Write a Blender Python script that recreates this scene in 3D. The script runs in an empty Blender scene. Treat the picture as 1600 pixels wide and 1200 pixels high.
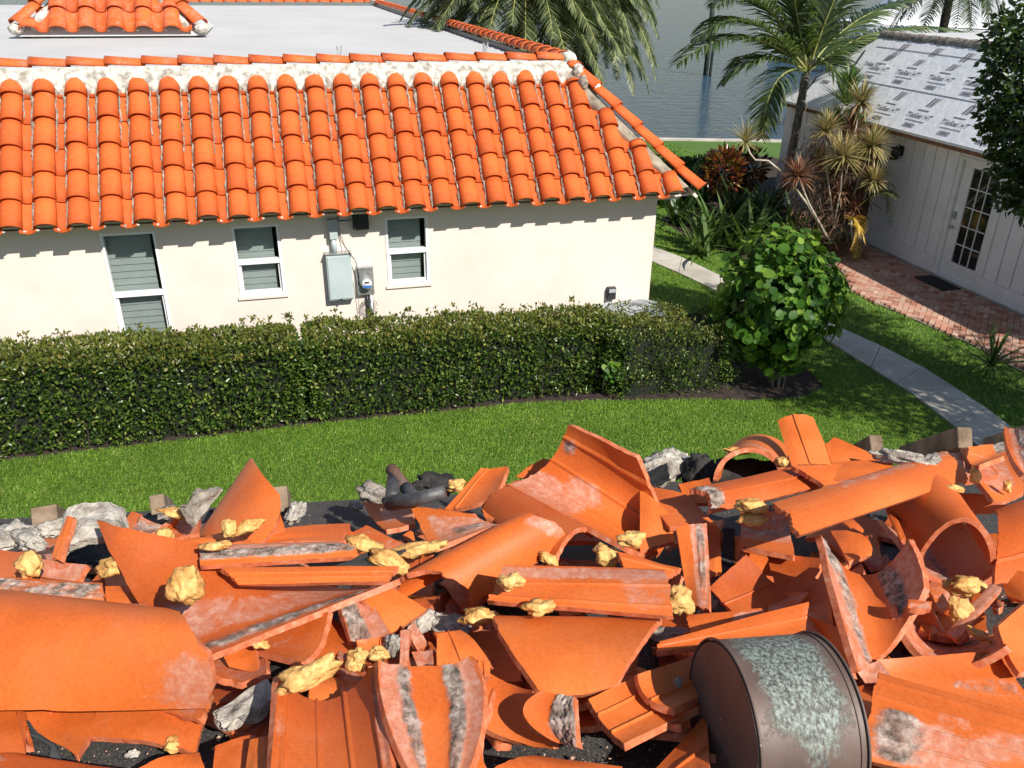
import bpy, math, random
import numpy as np
from mathutils import Vector, Matrix
random.seed(7); rng=np.random.default_rng(7)
S=bpy.context.scene; COL=S.collection
# ---------------------------------------------------------------- camera, sky, sun, exposure
CAMZ=5.5
p_,y_,r_=[math.radians(a) for a in (26.36,15.15,0.70)]
FW=Vector((math.sin(y_)*math.cos(p_),math.cos(y_)*math.cos(p_),-math.sin(p_)))
RT0=Vector((math.cos(y_),-math.sin(y_),0)); UP0=RT0.cross(FW)
RT=RT0*math.cos(r_)+UP0*math.sin(r_); UP=UP0*math.cos(r_)-RT0*math.sin(r_)
FPX=1300.0
cd=bpy.data.cameras.new('camera'); cam=bpy.data.objects.new('camera',cd); COL.objects.link(cam)
cd.sensor_width=36; cd.lens=FPX/1600*36; cd.clip_start=.05; cd.clip_end=3000
cam.matrix_world=Matrix(((RT.x,UP.x,-FW.x,0),(RT.y,UP.y,-FW.y,0),(RT.z,UP.z,-FW.z,CAMZ),(0,0,0,1)))
S.camera=cam
SUN=Vector((.44,-1,1.0)).normalized()
w=bpy.data.worlds.new('World'); S.world=w; w.use_nodes=True; nt=w.node_tree
bg=nt.nodes['Background']; sk=nt.nodes.new('ShaderNodeTexSky'); sk.sky_type='NISHITA'; sk.sun_disc=False
sk.sun_elevation=math.asin(SUN.z); sk.sun_rotation=math.atan2(SUN.x,SUN.y); sk.air_density=1.0; sk.dust_density=.6
nt.links.new(sk.outputs[0],bg.inputs[0]); bg.inputs[1].default_value=.085
sl=bpy.data.lights.new('sun','SUN'); sl.energy=5.0; sl.angle=math.radians(.53); sl.color=(1,.95,.87)
so=bpy.data.objects.new('sun',sl); COL.objects.link(so); so.rotation_euler=SUN.to_track_quat('Z','Y').to_euler()
S.view_settings.view_transform='Standard'; S.view_settings.look='None'; S.view_settings.exposure=0.38; S.view_settings.gamma=1
S.view_settings.use_curve_mapping=False
# photograph pixel -> point in the world
def ray(x,y): return (RT*((x-800)/FPX)-UP*((y-600)/FPX)+FW)
O=Vector((0,0,CAMZ))
def at_z(x,y,z): r=ray(x,y); return O+r*((z-CAMZ)/r.z)
def at_Y(x,y,Y): r=ray(x,y); return O+r*(Y/r.y)
def at_X(x,y,X): r=ray(x,y); return O+r*(X/r.x)
def at_d(x,y,d): return O+ray(x,y)*d
# ---------------------------------------------------------------- materials
M={}
def new_mat(name):
    m=bpy.data.materials.new(name); m.use_nodes=True; M[name]=m
    return m,m.node_tree,m.node_tree.nodes['Principled BSDF']
def nd(t,ty,**k):
    n=t.nodes.new(ty)
    for a,b in k.items(): setattr(n,a,b)
    return n
def noise(t,scale,detail=4,rough=.6,vec=None):
    n=nd(t,'ShaderNodeTexNoise'); n.inputs['Scale'].default_value=scale; n.inputs['Detail'].default_value=detail; n.inputs['Roughness'].default_value=rough
    if vec is not None: t.links.new(vec,n.inputs['Vector'])
    return n
def ramp(t,fac,stops):
    r=nd(t,'ShaderNodeValToRGB'); e=r.color_ramp.elements
    while len(e)<len(stops): e.new(.5)
    for q,(p,c) in zip(e,stops): q.position=p; q.color=(*c,1) if len(c)==3 else c
    t.links.new(fac,r.inputs[0]); return r.outputs[0]
def mixc(t,f,a,b,bt='MIX'):
    m=nd(t,'ShaderNodeMix',data_type='RGBA',blend_type=bt)
    for s,v in ((0,f),(6,a),(7,b)):
        if hasattr(v,'node'): t.links.new(v,m.inputs[s])
        else: m.inputs[s].default_value=v if s==0 else (*v,1)
    return m.outputs[2]
def math_(t,op,a,b=0.0,clamp=False):
    m=nd(t,'ShaderNodeMath',operation=op,use_clamp=clamp)
    for s,v in ((0,a),(1,b)):
        if hasattr(v,'node'): t.links.new(v,m.inputs[s])
        else: m.inputs[s].default_value=v
    return m.outputs[0]
def bump(t,bs,h,strength=.3,dist=.01):
    b=nd(t,'ShaderNodeBump'); b.inputs['Strength'].default_value=strength; b.inputs['Distance'].default_value=dist
    t.links.new(h,b.inputs['Height']); t.links.new(b.outputs[0],bs.inputs['Normal'])
def pos(t): return nd(t,'ShaderNodeNewGeometry').outputs['Position']
def objc(t): return nd(t,'ShaderNodeTexCoord').outputs['Object']
def simple(name,a,b,scale=6,rough=.8,bscale=40,bst=.25,bd=.004,coord='pos',metal=0,stops=(.35,.65)):
    m,t,bs=new_mat(name); v=pos(t) if coord=='pos' else objc(t)
    n=noise(t,scale,5,.6,v); t.links.new(ramp(t,n.outputs[0],[(stops[0],a),(stops[1],b)]),bs.inputs['Base Color'])
    bs.inputs['Roughness'].default_value=rough; bs.inputs['Metallic'].default_value=metal
    n2=noise(t,bscale,4,.6,v); bump(t,bs,n2.outputs[0],bst,bd); return m
def leafmat(name,cols,rough=.45,trans=.25,tcol=None,spec=.5):
    m,t,bs=new_mat(name); g=nd(t,'ShaderNodeNewGeometry')
    r=ramp(t,g.outputs['Random Per Island'],cols)
    n=noise(t,1.3,3,.5,g.outputs['Position']); c=mixc(t,.35,r,ramp(t,n.outputs[0],[(.3,(.5,.5,.5)),(.7,(1.3,1.3,1.2))]),'MULTIPLY')
    t.links.new(c,bs.inputs['Base Color']); bs.inputs['Roughness'].default_value=rough; bs.inputs['Specular IOR Level'].default_value=spec
    tr=nd(t,'ShaderNodeBsdfTranslucent'); t.links.new(mixc(t,.5,c,tcol or (.25,.4,.05)),tr.inputs[0])
    mx=nd(t,'ShaderNodeMixShader'); mx.inputs[0].default_value=trans
    o=t.nodes['Material Output']; t.links.new(bs.outputs[0],mx.inputs[1]); t.links.new(tr.outputs[0],mx.inputs[2]); t.links.new(mx.outputs[0],o.inputs[0]); return m
simple('stucco',(.68,.585,.51),(.75,.655,.58),1.6,.92,90,.45,.004,stops=(.3,.6))
simple('white_paint',(.74,.74,.72),(.82,.82,.80),5,.5,60,.08,.002)
simple('white_trim',(.78,.78,.77),(.84,.84,.83),5,.4,60,.05,.002)
simple('flat_roof_white',(.50,.495,.485),(.56,.555,.545),.5,.75,8,.2,.01)
simple('board_white',(.76,.75,.76),(.84,.83,.84),2,.55,60,.1,.002)
simple('mortar_white',(.27,.24,.20),(.72,.69,.61),11,.9,30,.7,.02)
simple('mortar_pale',(.20,.17,.14),(.62,.57,.49),16,.95,38,1.0,.02)
simple('mortar_grey',(.13,.105,.08),(.42,.37,.31),14,.95,40,.8,.02)
simple('hip_mortar',(.20,.17,.13),(.42,.37,.28),5,.95,40,.5,.01)
simple('soil',(.018,.012,.009),(.06,.04,.028),9,.95,40,.9,.03)
simple('red_mulch',(.05,.014,.008),(.16,.05,.03),20,.95,60,.9,.03)
simple('concrete_path',(.38,.345,.29),(.56,.52,.45),1.6,.85,90,.3,.004)
simple('joint_sand',(.16,.12,.09),(.28,.22,.17),9,.95,80,.4,.004)
simple('dark_metal',(.012,.012,.014),(.03,.03,.033),9,.4,50,.1,.002)
simple('grey_metal',(.30,.33,.34),(.40,.43,.44),4,.45,50,.05,.002)
simple('box_metal',(.40,.47,.47),(.46,.53,.53),2,.4,50,.04,.002)
simple('galvanised',(.35,.36,.36),(.6,.61,.6),14,.35,50,.1,.002,metal=.7)
simple('rubber_mat',(.010,.009,.009),(.02,.018,.018),30,.95,200,.8,.004)
simple('piling_wood',(.010,.016,.012),(.045,.055,.04),4,.9,20,.6,.02)
simple('dock_wood',(.20,.19,.17),(.34,.32,.29),4,.9,20,.6,.02)
simple('trunk_dark',(.07,.06,.05),(.20,.18,.155),9,.9,30,.8,.02)
simple('trunk_grey',(.16,.15,.13),(.32,.30,.27),9,.9,30,.8,.02)
simple('cane',(.30,.25,.19),(.52,.46,.38),12,.85,40,.6,.01)
simple('branch',(.03,.022,.016),(.08,.06,.045),12,.9,40,.6,.01)
simple('boat_white',(.74,.75,.76),(.80,.81,.82),2,.25,20,.02,.002)
simple('boat_grey',(.16,.19,.24),(.26,.30,.35),2,.4,20,.05,.002)
simple('fascia_wood',(.16,.07,.035),(.28,.13,.06),8,.8,40,.5,.01)
simple('print_ink',(.15,.15,.17),(.24,.24,.26),40,.8,60,.1,.001)
simple('seam_ink',(.03,.03,.035),(.09,.09,.1),40,.8,60,.1,.001)
simple('blue_label',(.03,.13,.45),(.05,.18,.55),40,.4,60,.1,.001)
simple('meter_dial',(.55,.56,.55),(.7,.7,.68),20,.25,60,.05,.001)
def _under():
    m,t,bs=new_mat('underlayment'); g=pos(t)
    n=noise(t,1.6,6,.65,g); n2=noise(t,9,4,.6,g)
    c=mixc(t,.5,ramp(t,n.outputs[0],[(.3,(.70,.715,.74)),(.7,(.86,.865,.875))]),ramp(t,n2.outputs[0],[(.3,(.70,.715,.74)),(.7,(.86,.865,.875))]))
    t.links.new(c,bs.inputs['Base Color']); bs.inputs['Roughness'].default_value=.6
    bump(t,bs,noise(t,5,5,.6,g).outputs[0],.5,.03)
_under()
def _glass():
    m,t,bs=new_mat('window_glass'); m.use_transparent_shadow=True; bs.inputs['Base Color'].default_value=(.01,.014,.014,1); bs.inputs['Roughness'].default_value=.03
    tr=nd(t,'ShaderNodeBsdfTransparent'); tr.inputs[0].default_value=(.92,.95,.94,1)
    t.nodes.remove(bs); mx=nd(t,'ShaderNodeMixShader'); fr=nd(t,'ShaderNodeLayerWeight'); fr.inputs[0].default_value=.5
    f=math_(t,'ADD',math_(t,'MULTIPLY',math_(t,'POWER',fr.outputs[1],4.0),.5),.03)
    gl=nd(t,'ShaderNodeBsdfGlossy'); gl.inputs['Roughness'].default_value=.03
    t.links.new(f,mx.inputs[0]); t.links.new(tr.outputs[0],mx.inputs[1]); t.links.new(gl.outputs[0],mx.inputs[2]); t.links.new(mx.outputs[0],t.nodes['Material Output'].inputs[0])
_glass()
simple('shutter',(.27,.285,.28),(.32,.335,.33),3,.5,40,.05,.001)
simple('unlit_room',(.012,.014,.015),(.03,.034,.034),3,.8,40,.05,.001)
def _dglass():
    m,t,bs=new_mat('dark_glass'); bs.inputs['Base Color'].default_value=(.012,.014,.016,1); bs.inputs['Roughness'].default_value=.05
_dglass()
def _water():
    m,t,bs=new_mat('water'); g=pos(t)
    mp=nd(t,'ShaderNodeMapping'); mp.inputs['Scale'].default_value=(1,2.2,1); mp.inputs['Rotation'].default_value=(0,0,.25); t.links.new(g,mp.inputs[0])
    bs.inputs['Base Color'].default_value=(.03,.07,.11,1); bs.inputs['Roughness'].default_value=.08; bs.inputs['IOR'].default_value=1.33; bs.inputs['Specular IOR Level'].default_value=.12
    a=noise(t,.8,3,.55,mp.outputs[0]); b=noise(t,2.2,4,.6,mp.outputs[0]); 
    h=math_(t,'ADD',math_(t,'MULTIPLY',a.outputs[0],1.0),math_(t,'MULTIPLY',b.outputs[0],.45)); bump(t,bs,h,1.0,.75)
_water()
# terracotta: hue varies tile by tile; wear comes from the mesh attributes 'mortar' and 'chalk'
def _terra(name,wear,base=((.57,.112,.017),(.70,.160,.030)),rough=.5):
    m,t,bs=new_mat(name); v=objc(t); oi=nd(t,'ShaderNodeObjectInfo').outputs['Random']
    n=noise(t,3.5,4,.6,v); c=ramp(t,n.outputs[0],[(.3,base[0]),(.7,base[1])])
    c=mixc(t,1.0,c,ramp(t,oi,[(0,(.74,.70,.78)),(.35,(.95,.95,.98)),(.7,(1,1.03,1.05)),(1,(1.06,1.2,1.4))] if wear else [(0,(.90,.84,.84)),(.5,(.98,.97,.97)),(1,(1.03,1.06,1.1))]),'MULTIPLY')
    c=mixc(t,1.0,c,ramp(t,noise(t,110,3,.7,v).outputs[0],[(.3,(.86,.84,.84)),(.5,(1,1,1)),(.72,(1.10,1.14,1.2))]),'MULTIPLY')
    c=mixc(t,1.0,c,ramp(t,noise(t,2.3,5,.6,v).outputs[0],[(.3,(.86,.82,.80)),(.6,(1.04,1.04,1.04))]),'MULTIPLY')
    # fine specks and scuffs
    sp=noise(t,55,3,.7,v); c=mixc(t,ramp(t,sp.outputs[0],[(.66,(0,0,0)),(.74,(.5,.5,.5))]),c,(.20,.07,.04))
    mp=nd(t,'ShaderNodeMapping'); mp.inputs['Scale'].default_value=(1,1,1); t.links.new(v,mp.inputs[0])
    sc=noise(t,9,6,.75,mp.outputs[0]); c=mixc(t,ramp(t,sc.outputs[0],[(.62,(0,0,0)),(.80,(.30,.30,.30))]),c,(.66,.34,.24))
    if wear:
        g=noise(t,22,5,.7,v)
        at=nd(t,'ShaderNodeAttribute',attribute_name='chalk'); gc=noise(t,13,8,.8,v); f=math_(t,'SUBTRACT',math_(t,'ADD',at.outputs['Fac'],math_(t,'MULTIPLY',gc.outputs[0],1.9)),1.42,True)
        f=math_(t,'MULTIPLY',f,2.0,True); f=math_(t,'MINIMUM',math_(t,'MULTIPLY',f,1.2),.62); c=mixc(t,f,c,ramp(t,noise(t,48,5,.75,v).outputs[0],[(.38,(.42,.17,.11)),(.50,(.50,.26,.19)),(.62,(.60,.41,.33))]))
        am=nd(t,'ShaderNodeAttribute',attribute_name='mortar'); g3=noise(t,11,7,.78,v); f2=math_(t,'MULTIPLY',math_(t,'SUBTRACT',math_(t,'ADD',am.outputs['Fac'],math_(t,'MULTIPLY',g3.outputs[0],1.7)),1.42,True),3.2,True)
        gr=noise(t,34,6,.75,v); c=mixc(t,f2,c,ramp(t,gr.outputs[0],[(.34,(.04,.032,.026)),(.47,(.20,.15,.12)),(.58,(.40,.32,.27)),(.68,(.58,.50,.44))]))
        ae=nd(t,'ShaderNodeAttribute',attribute_name='edge'); c=mixc(t,math_(t,'MULTIPLY',ae.outputs['Fac'],.8),c,ramp(t,noise(t,45,4,.7,v).outputs[0],[(.35,(.42,.10,.045)),(.55,(.62,.20,.10)),(.7,(.66,.34,.22))]))
        dl=noise(t,4,6,.7,v); c=mixc(t,ramp(t,dl.outputs[0],[(.52,(0,0,0)),(.72,(.45,.45,.45))]),c,(.46,.13,.055))
        hh=math_(t,'ADD',math_(t,'MULTIPLY',f2,noise(t,60,4,.7,v).outputs[0]),math_(t,'MULTIPLY',noise(t,18,5,.6,v).outputs[0],.12))
        bump(t,bs,hh,.5,.004)
        t.links.new(math_(t,'ADD',rough,math_(t,'MULTIPLY',f2,.4),True),bs.inputs['Roughness'])
    else:
        P_=pos(t); sz=nd(t,'ShaderNodeSeparateXYZ'); t.links.new(P_,sz.inputs[0])
        hi=math_(t,'MULTIPLY',math_(t,'SUBTRACT',sz.outputs[2],3.5,True),.24,True)
        sm=noise(t,7,7,.78,P_); f=math_(t,'MULTIPLY',math_(t,'SUBTRACT',math_(t,'ADD',hi,sm.outputs[0]),.70,True),3.0,True)
        c=mixc(t,math_(t,'MULTIPLY',f,.75),c,ramp(t,noise(t,30,4,.7,P_).outputs[0],[(.4,(.52,.16,.09)),(.6,(.66,.42,.34))]))
        dk=noise(t,2.2,6,.75,P_); c=mixc(t,ramp(t,dk.outputs[0],[(.5,(0,0,0)),(.72,(.5,.5,.5))]),c,(.42,.075,.025))
        bump(t,bs,noise(t,18,5,.6,v).outputs[0],.15,.003); bs.inputs['Roughness'].default_value=rough
    t.links.new(c,bs.inputs['Base Color']); bs.inputs['Specular IOR Level'].default_value=.3
_terra('terracotta_shard',True)
_terra('terracotta_roof',False,((.54,.098,.017),(.66,.135,.026)),.72)
# leaves
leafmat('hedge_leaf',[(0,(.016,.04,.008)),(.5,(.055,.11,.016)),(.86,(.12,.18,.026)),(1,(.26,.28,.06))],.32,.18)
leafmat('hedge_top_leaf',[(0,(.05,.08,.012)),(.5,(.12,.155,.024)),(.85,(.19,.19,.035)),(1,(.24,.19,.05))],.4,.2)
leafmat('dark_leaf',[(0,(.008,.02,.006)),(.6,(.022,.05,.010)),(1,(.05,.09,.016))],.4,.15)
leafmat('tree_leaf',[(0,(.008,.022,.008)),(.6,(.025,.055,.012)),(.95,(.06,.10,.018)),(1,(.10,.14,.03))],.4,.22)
leafmat('seagrape_leaf',[(0,(.025,.075,.010)),(.5,(.06,.15,.016)),(.85,(.12,.24,.025)),(1,(.22,.33,.04))],.5,.3,(.3,.5,.03),spec=.3)
leafmat('palm_leaf',[(0,(.05,.07,.035)),(.6,(.11,.14,.065)),(1,(.22,.24,.11))],.42,.2)
leafmat('coconut_leaf',[(0,(.03,.055,.022)),(.6,(.06,.10,.035)),(1,(.16,.19,.06))],.38,.25)
leafmat('pandan_leaf',[(0,(.04,.09,.02)),(1,(.12,.20,.05))],.4,.25)
leafmat('gold_tuft_leaf',[(0,(.20,.19,.07)),(.5,(.36,.31,.12)),(.85,(.46,.36,.17)),(1,(.38,.17,.10))],.5,.2,(.5,.45,.15))
leafmat('red_tuft_leaf',[(0,(.12,.04,.03)),(.6,(.26,.12,.07)),(1,(.40,.27,.15))],.5,.2,(.5,.15,.08))
leafmat('yellow_palm_leaf',[(0,(.40,.24,.03)),(1,(.62,.42,.07))],.5,.25,(.6,.45,.05))
leafmat('croton_leaf',[(0,(.09,.014,.008)),(.5,(.20,.035,.012)),(.8,(.10,.06,.014)),(1,(.42,.25,.03))],.3,.1)
leafmat('crinum_leaf',[(0,(.03,.07,.014)),(.5,(.06,.12,.025)),(1,(.17,.22,.07))],.6,.2,spec=.2)
leafmat('dry_thatch',[(0,(.05,.025,.014)),(.6,(.15,.08,.05)),(1,(.30,.18,.11))],.8,.1)
leafmat('grass_blade',[(0,(.09,.18,.018)),(.5,(.18,.33,.032)),(.85,(.27,.44,.055)),(1,(.46,.48,.14))],.5,.35,(.25,.5,.05))
def _lawn():
    m,t,bs=new_mat('lawn_ground'); g=pos(t); n=noise(t,30,5,.7,g); n2=noise(t,.8,3,.6,g)
    c=mixc(t,.4,ramp(t,n.outputs[0],[(.3,(.03,.07,.010)),(.7,(.10,.20,.028))]),ramp(t,n2.outputs[0],[(.3,(.06,.13,.016)),(.7,(.12,.22,.03))]))
    t.links.new(c,bs.inputs['Base Color']); bs.inputs['Roughness'].default_value=.95; bump(t,bs,n.outputs[0],.9,.03)
_lawn()
def _brick():
    m,t,bs=new_mat('paver'); oi=nd(t,'ShaderNodeNewGeometry').outputs['Random Per Island']; oj=nd(t,'ShaderNodeObjectInfo').outputs['Random']
    c=ramp(t,math_(t,'FRACT',math_(t,'ADD',oi,oj)),[(0,(.32,.13,.08)),(.4,(.50,.25,.17)),(.75,(.44,.29,.21)),(1,(.60,.38,.28))])
    n=noise(t,25,5,.7,pos(t)); c=mixc(t,.4,c,ramp(t,n.outputs[0],[(.3,(.6,.6,.6)),(.7,(1.3,1.3,1.3))]),'MULTIPLY')
    t.links.new(c,bs.inputs['Base Color']); bs.inputs['Roughness'].default_value=.9; bump(t,bs,n.outputs[0],.5,.006)
_brick()
# ---------------------------------------------------------------- mesh helpers
WM={}
def setw(o,mw): WM[o.name]=mw.copy()
def link(name,me,mat=None,parent=None,mw=None):
    o=bpy.data.objects.new(name,me); COL.objects.link(o)
    if mat and not me.materials: me.materials.append(M[mat])
    if parent is not None: o.parent=parent
    if mw is not None: setw(o,mw)
    return o
def tag(o,label=None,cat=None,group=None,kind=None):
    for k,v in (('label',label),('category',cat),('group',group),('kind',kind)):
        if v: o[k]=v
    return o
def empty(name,loc=(0,0,0)):
    o=bpy.data.objects.new(name,None); COL.objects.link(o); o.empty_display_size=.1; setw(o,Matrix.Translation(loc)); return o
def npmesh(name,V,F,smooth=False,uv=None):
    V=np.asarray(V,np.float32).reshape(-1,3); F=np.asarray(F,np.int32); k=F.shape[1]
    me=bpy.data.meshes.new(name); me.vertices.add(len(V)); me.vertices.foreach_set('co',V.ravel())
    me.loops.add(F.size); me.loops.foreach_set('vertex_index',F.ravel()); me.polygons.add(len(F))
    me.polygons.foreach_set('loop_start',np.arange(0,F.size,k,dtype=np.int32)); me.polygons.foreach_set('loop_total',np.full(len(F),k,np.int32))
    if smooth: me.polygons.foreach_set('use_smooth',np.ones(len(F),bool))
    me.update(calc_edges=True); return me
class MB:
    def __init__(s): s.v=[]; s.f=[]
    def add(s,vs,fs):
        n=len(s.v); s.v+= [tuple(v) for v in vs]; s.f+=[tuple(i+n for i in f) for f in fs]; return s
    def box(s,c,h,m=None):
        vs=[Vector((c[0]+h[0]*x,c[1]+h[1]*y,c[2]+h[2]*z)) for x in (-1,1) for y in (-1,1) for z in (-1,1)]
        if m is not None: vs=[m@v for v in vs]
        return s.add(vs,[(0,1,3,2),(4,6,7,5),(0,4,5,1),(2,3,7,6),(0,2,6,4),(1,5,7,3)])
    def b2(s,a,b,m=None):
        return s.box([(a[i]+b[i])/2 for i in range(3)],[abs(b[i]-a[i])/2 for i in range(3)],m)
    def tube(s,pts,rad,n=8,cap=True):
        pts=[Vector(p) for p in pts]; R=rad if hasattr(rad,'__len__') else [rad]*len(pts)
        vs=[]; t0=None; side=None
        for i,p in enumerate(pts):
            t=(pts[min(i+1,len(pts)-1)]-pts[max(i-1,0)]).normalized()
            if side is None: side=t.orthogonal().normalized()
            side=(side-t*side.dot(t)).normalized(); up=t.cross(side)
            for k in range(n):
                a=2*math.pi*k/n; vs.append(p+(side*math.cos(a)+up*math.sin(a))*R[i])
        fs=[(i*n+k,i*n+(k+1)%n,(i+1)*n+(k+1)%n,(i+1)*n+k) for i in range(len(pts)-1) for k in range(n)]
        if cap: fs+=[tuple(range(n))[::-1],tuple((len(pts)-1)*n+k for k in range(n))]
        return s.add(vs,fs)
    def prism(s,poly,d,m=None):   # poly of 3-D points, extruded by vector d
        n=len(poly); vs=[Vector(p) for p in poly]+[Vector(p)+Vector(d) for p in poly]
        if m is not None: vs=[m@v for v in vs]
        return s.add(vs,[tuple(range(n)),tuple(range(2*n-1,n-1,-1))]+[(i,i+n,(i+1)%n+n,(i+1)%n) for i in range(n)])
    def mesh(s,name,smooth=False,bevel=0):
        me=bpy.data.meshes.new(name); me.from_pydata(s.v,[],s.f)
        import bmesh
        b=bmesh.new(); b.from_mesh(me); bmesh.ops.recalc_face_normals(b,faces=b.faces)
        if bevel: bmesh.ops.bevel(b,geom=b.edges[:],offset=bevel,segments=1,affect='EDGES')
        b.to_mesh(me); b.free()
        if smooth: me.polygons.foreach_set('use_smooth',[True]*len(me.polygons))
        me.update(); return me
    def build(s,name,mat,parent=None,smooth=False,bevel=0): return link(name,s.mesh(name,smooth,bevel),mat,parent)
def nrm(a): return a/np.maximum(np.linalg.norm(a,axis=-1,keepdims=True),1e-9)
def leafcloud(P,N,L,W,spread=.8,fold=.25,kind='rhomb',aim=None,seed=0):
    """P points, N outward directions: one small folded leaf each"""
    g=np.random.default_rng(seed); n=len(P); D=nrm(N+g.normal(0,spread,(n,3))); 
    if aim is not None: D=nrm(D+np.asarray(aim))
    X=nrm(np.cross(D,g.normal(0,1,(n,3)))); Nn=nrm(np.cross(X,D))
    L=L*g.uniform(.65,1.3,(n,1)); W=W*g.uniform(.7,1.2,(n,1))
    if kind=='rhomb':
        a=P; b=P+D*L*.5+X*W*.5+Nn*W*fold; c=P+D*L; d=P+D*L*.5-X*W*.5+Nn*W*fold
        V=np.stack([a,b,c,d],1).reshape(-1,3); i=np.arange(n)[:,None]*4
        return V,np.concatenate([i+[[0,1,2]],i+[[0,2,3]]],0)
    k=8; th=np.arange(k)*2*math.pi/k
    V=np.stack([P+D*L*(.5-.5*math.cos(t))+X*W*.5*math.sin(t)+Nn*W*fold*abs(math.sin(t)) for t in th],1).reshape(-1,3)
    i=np.arange(n)[:,None]*k
    return V,np.concatenate([i+[[0,1,7,7]],i+[[1,2,6,7]],i+[[2,3,5,6]],i+[[3,4,4,5]]],0) if False else np.concatenate([i+[[0,j,j+1]] for j in range(1,k-1)],0)
def leaves(name,mat,P,N,L,W,parent=None,**k):
    V,F=leafcloud(P,N,L,W,**k); return link(name,npmesh(name,V,F),mat,parent)
def strap(g,base,dirv,L,W,droop,seg=5,tw=None):
    """one long strap leaf: arc that bends down; returns V,F arrays"""
    p=Vector(base); d=Vector(dirv).normalized(); side=d.cross(Vector((0,0,1)))
    if side.length<.05: side=Vector((1,0,0))
    side.normalize()
    if tw: side=(side+Vector(tw)).normalized()
    V=[];st=L/seg
    for i in range(seg+1):
        t=i/seg; w=W*(.35+.65*math.sin(math.pi*min(1,.25+t*.5)))*(1-t**3)+.0008
        V+=[p-side*w/2,p+side*w/2]; p=p+d*st; d=(d+Vector((0,0,-droop/seg))).normalized()
    return V,[(2*i,2*i+1,2*i+3,2*i+2) for i in range(seg)]
# ================================================================ THE SETTING
def sheet(name,poly,z,mat,kind='structure',parent=None):
    me=bpy.data.meshes.new(name); me.from_pydata([(x,y,z) for x,y in poly],[],[tuple(range(len(poly)))]); me.update()
    import bmesh
    b=bmesh.new(); b.from_mesh(me); bmesh.ops.triangulate(b,faces=b.faces); bmesh.ops.recalc_face_normals(b,faces=b.faces)
    if b.faces[:] and b.faces[0].normal.z<0: bmesh.ops.reverse_faces(b,faces=b.faces)
    b.to_mesh(me); b.free()
    o=link(name,me,mat,parent); 
    if kind: o['kind']=kind
    return o
SEA=lambda x: 28.8-(x-13.7)*.29
sheet('ground',[(-60,-30),(60,-30),(60,SEA(60)),(-60,SEA(-60))],0,'lawn_ground')
sheet('water',[(-900,-200),(1400,-200),(1400,1500),(-900,1500)],-.62,'water')
sw=MB(); sw.prism([(-60,SEA(-60),-2),(60,SEA(60),-2),(60,SEA(60),.05),(-60,SEA(-60),.05)],(.1,.35,0)); tag(sw.build('seawall','concrete_path'),'low pale concrete seawall along the water\'s edge beyond the garden','seawall')
# concrete path
top=[(1005,381),(1020.6,388),(1065,405),(1123.7,433),(1200,463),(1307.5,513.7),(1375,543.7),(1440,577),(1487.5,607.5),(1540,642),(1577.5,671),(1640,725)]
bot=[(1005,404),(1017,410.6),(1060,429),(1127.5,461),(1200,492),(1288.7,532.5),(1360,577.5),(1400,603),(1423.7,618.7),(1487.5,667.5),(1525,699),(1570,750)]
pt=[at_z(x,y,0) for x,y in top]; pb=[at_z(x,y,0) for x,y in bot]
path=empty('path',(8,12,0)); path['kind']='structure'
for i in range(len(pt)-1):
    m=MB(); e=.006*(pt[i+1]-pt[i]).normalized(); 
    m.prism([pt[i]+e,pt[i+1]-e,pb[i+1]-e,pb[i]+e],(0,0,.05)); m.build('slab','concrete_path',path,bevel=.004)
# brick patio
PX0,PX1,PY0,PY1=11.0,12.52,8.3,15.6
pat=empty('patio',(11.7,12,0)); pat['kind']='structure'

bm_=MB(); bm_.box((0,0,0),(.097,.047,.022)); bme=bm_.mesh('paver',bevel=.006); bme.materials.append(M['paver'])
bricks=[]
PLX=[(7.5,10.5),(9.2,10.7),(10.3,10.72),(11.4,10.55),(12.65,10.34),(13.2,10.40),(13.8,10.75),(15.6,11.3)]
def PL(y):
    for (a0,b0),(a1,b1) in zip(PLX,PLX[1:]):
        if y<=a1: return b0+(b1-b0)*max(0,(y-a0))/(a1-a0)
    return PLX[-1][1]
a=.1; g45=math.radians(45)
for i in range(-60,60):
    for j in range(-60,60):
        q=(i-j)%4
        if q==0: lx,ly,an=(i+1)*a,(j+.5)*a,0
        elif q==3: lx,ly,an=(i+.5)*a,(j+1)*a,90
        else: continue
        x=11.8+(lx-ly)*math.cos(g45); y=12+(lx+ly)*math.sin(g45)
        left=PL(y)
        if left+.03<x<12.50 and PY0<y<PY1: bricks.append((x,y,an+45))
sheet('sand_bed',[(12.56,7.6),(12.56,15.9)]+[(b_,a_) for a_,b_ in reversed(PLX)],.02,'joint_sand',None,pat)
bricks.sort(key=lambda b:(b[0]-0)**2+b[1]**2)
bricks_in=[b for b in bricks]
rest=[]
for n,(x,y,an) in enumerate(bricks_in):
    mw=Matrix.Translation((x,y,.034+random.uniform(-.003,.003)))@Matrix.Rotation(math.radians(an+random.uniform(-1.5,1.5)),4,'Z')@Matrix.Rotation(random.uniform(-.012,.012),4,'X')
    if n<300: link('brick',bme,None,pat,mw)
    else: rest.append(mw)
m=MB()
for mw in rest: m.box((0,0,0),(.097,.047,.022),mw)
o=m.build('bricks','paver',pat); o['kind']='stuff'
mt=MB(); c0=at_z(1443,452,.06); mt.box((0,0,0),(.22,.42,.007),Matrix.Translation((12.22,12.98,.066))); tag(mt.build('door_mat','rubber_mat',bevel=.004),'black rubber mat lying on the bricks before the glazed door','door mat')
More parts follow.
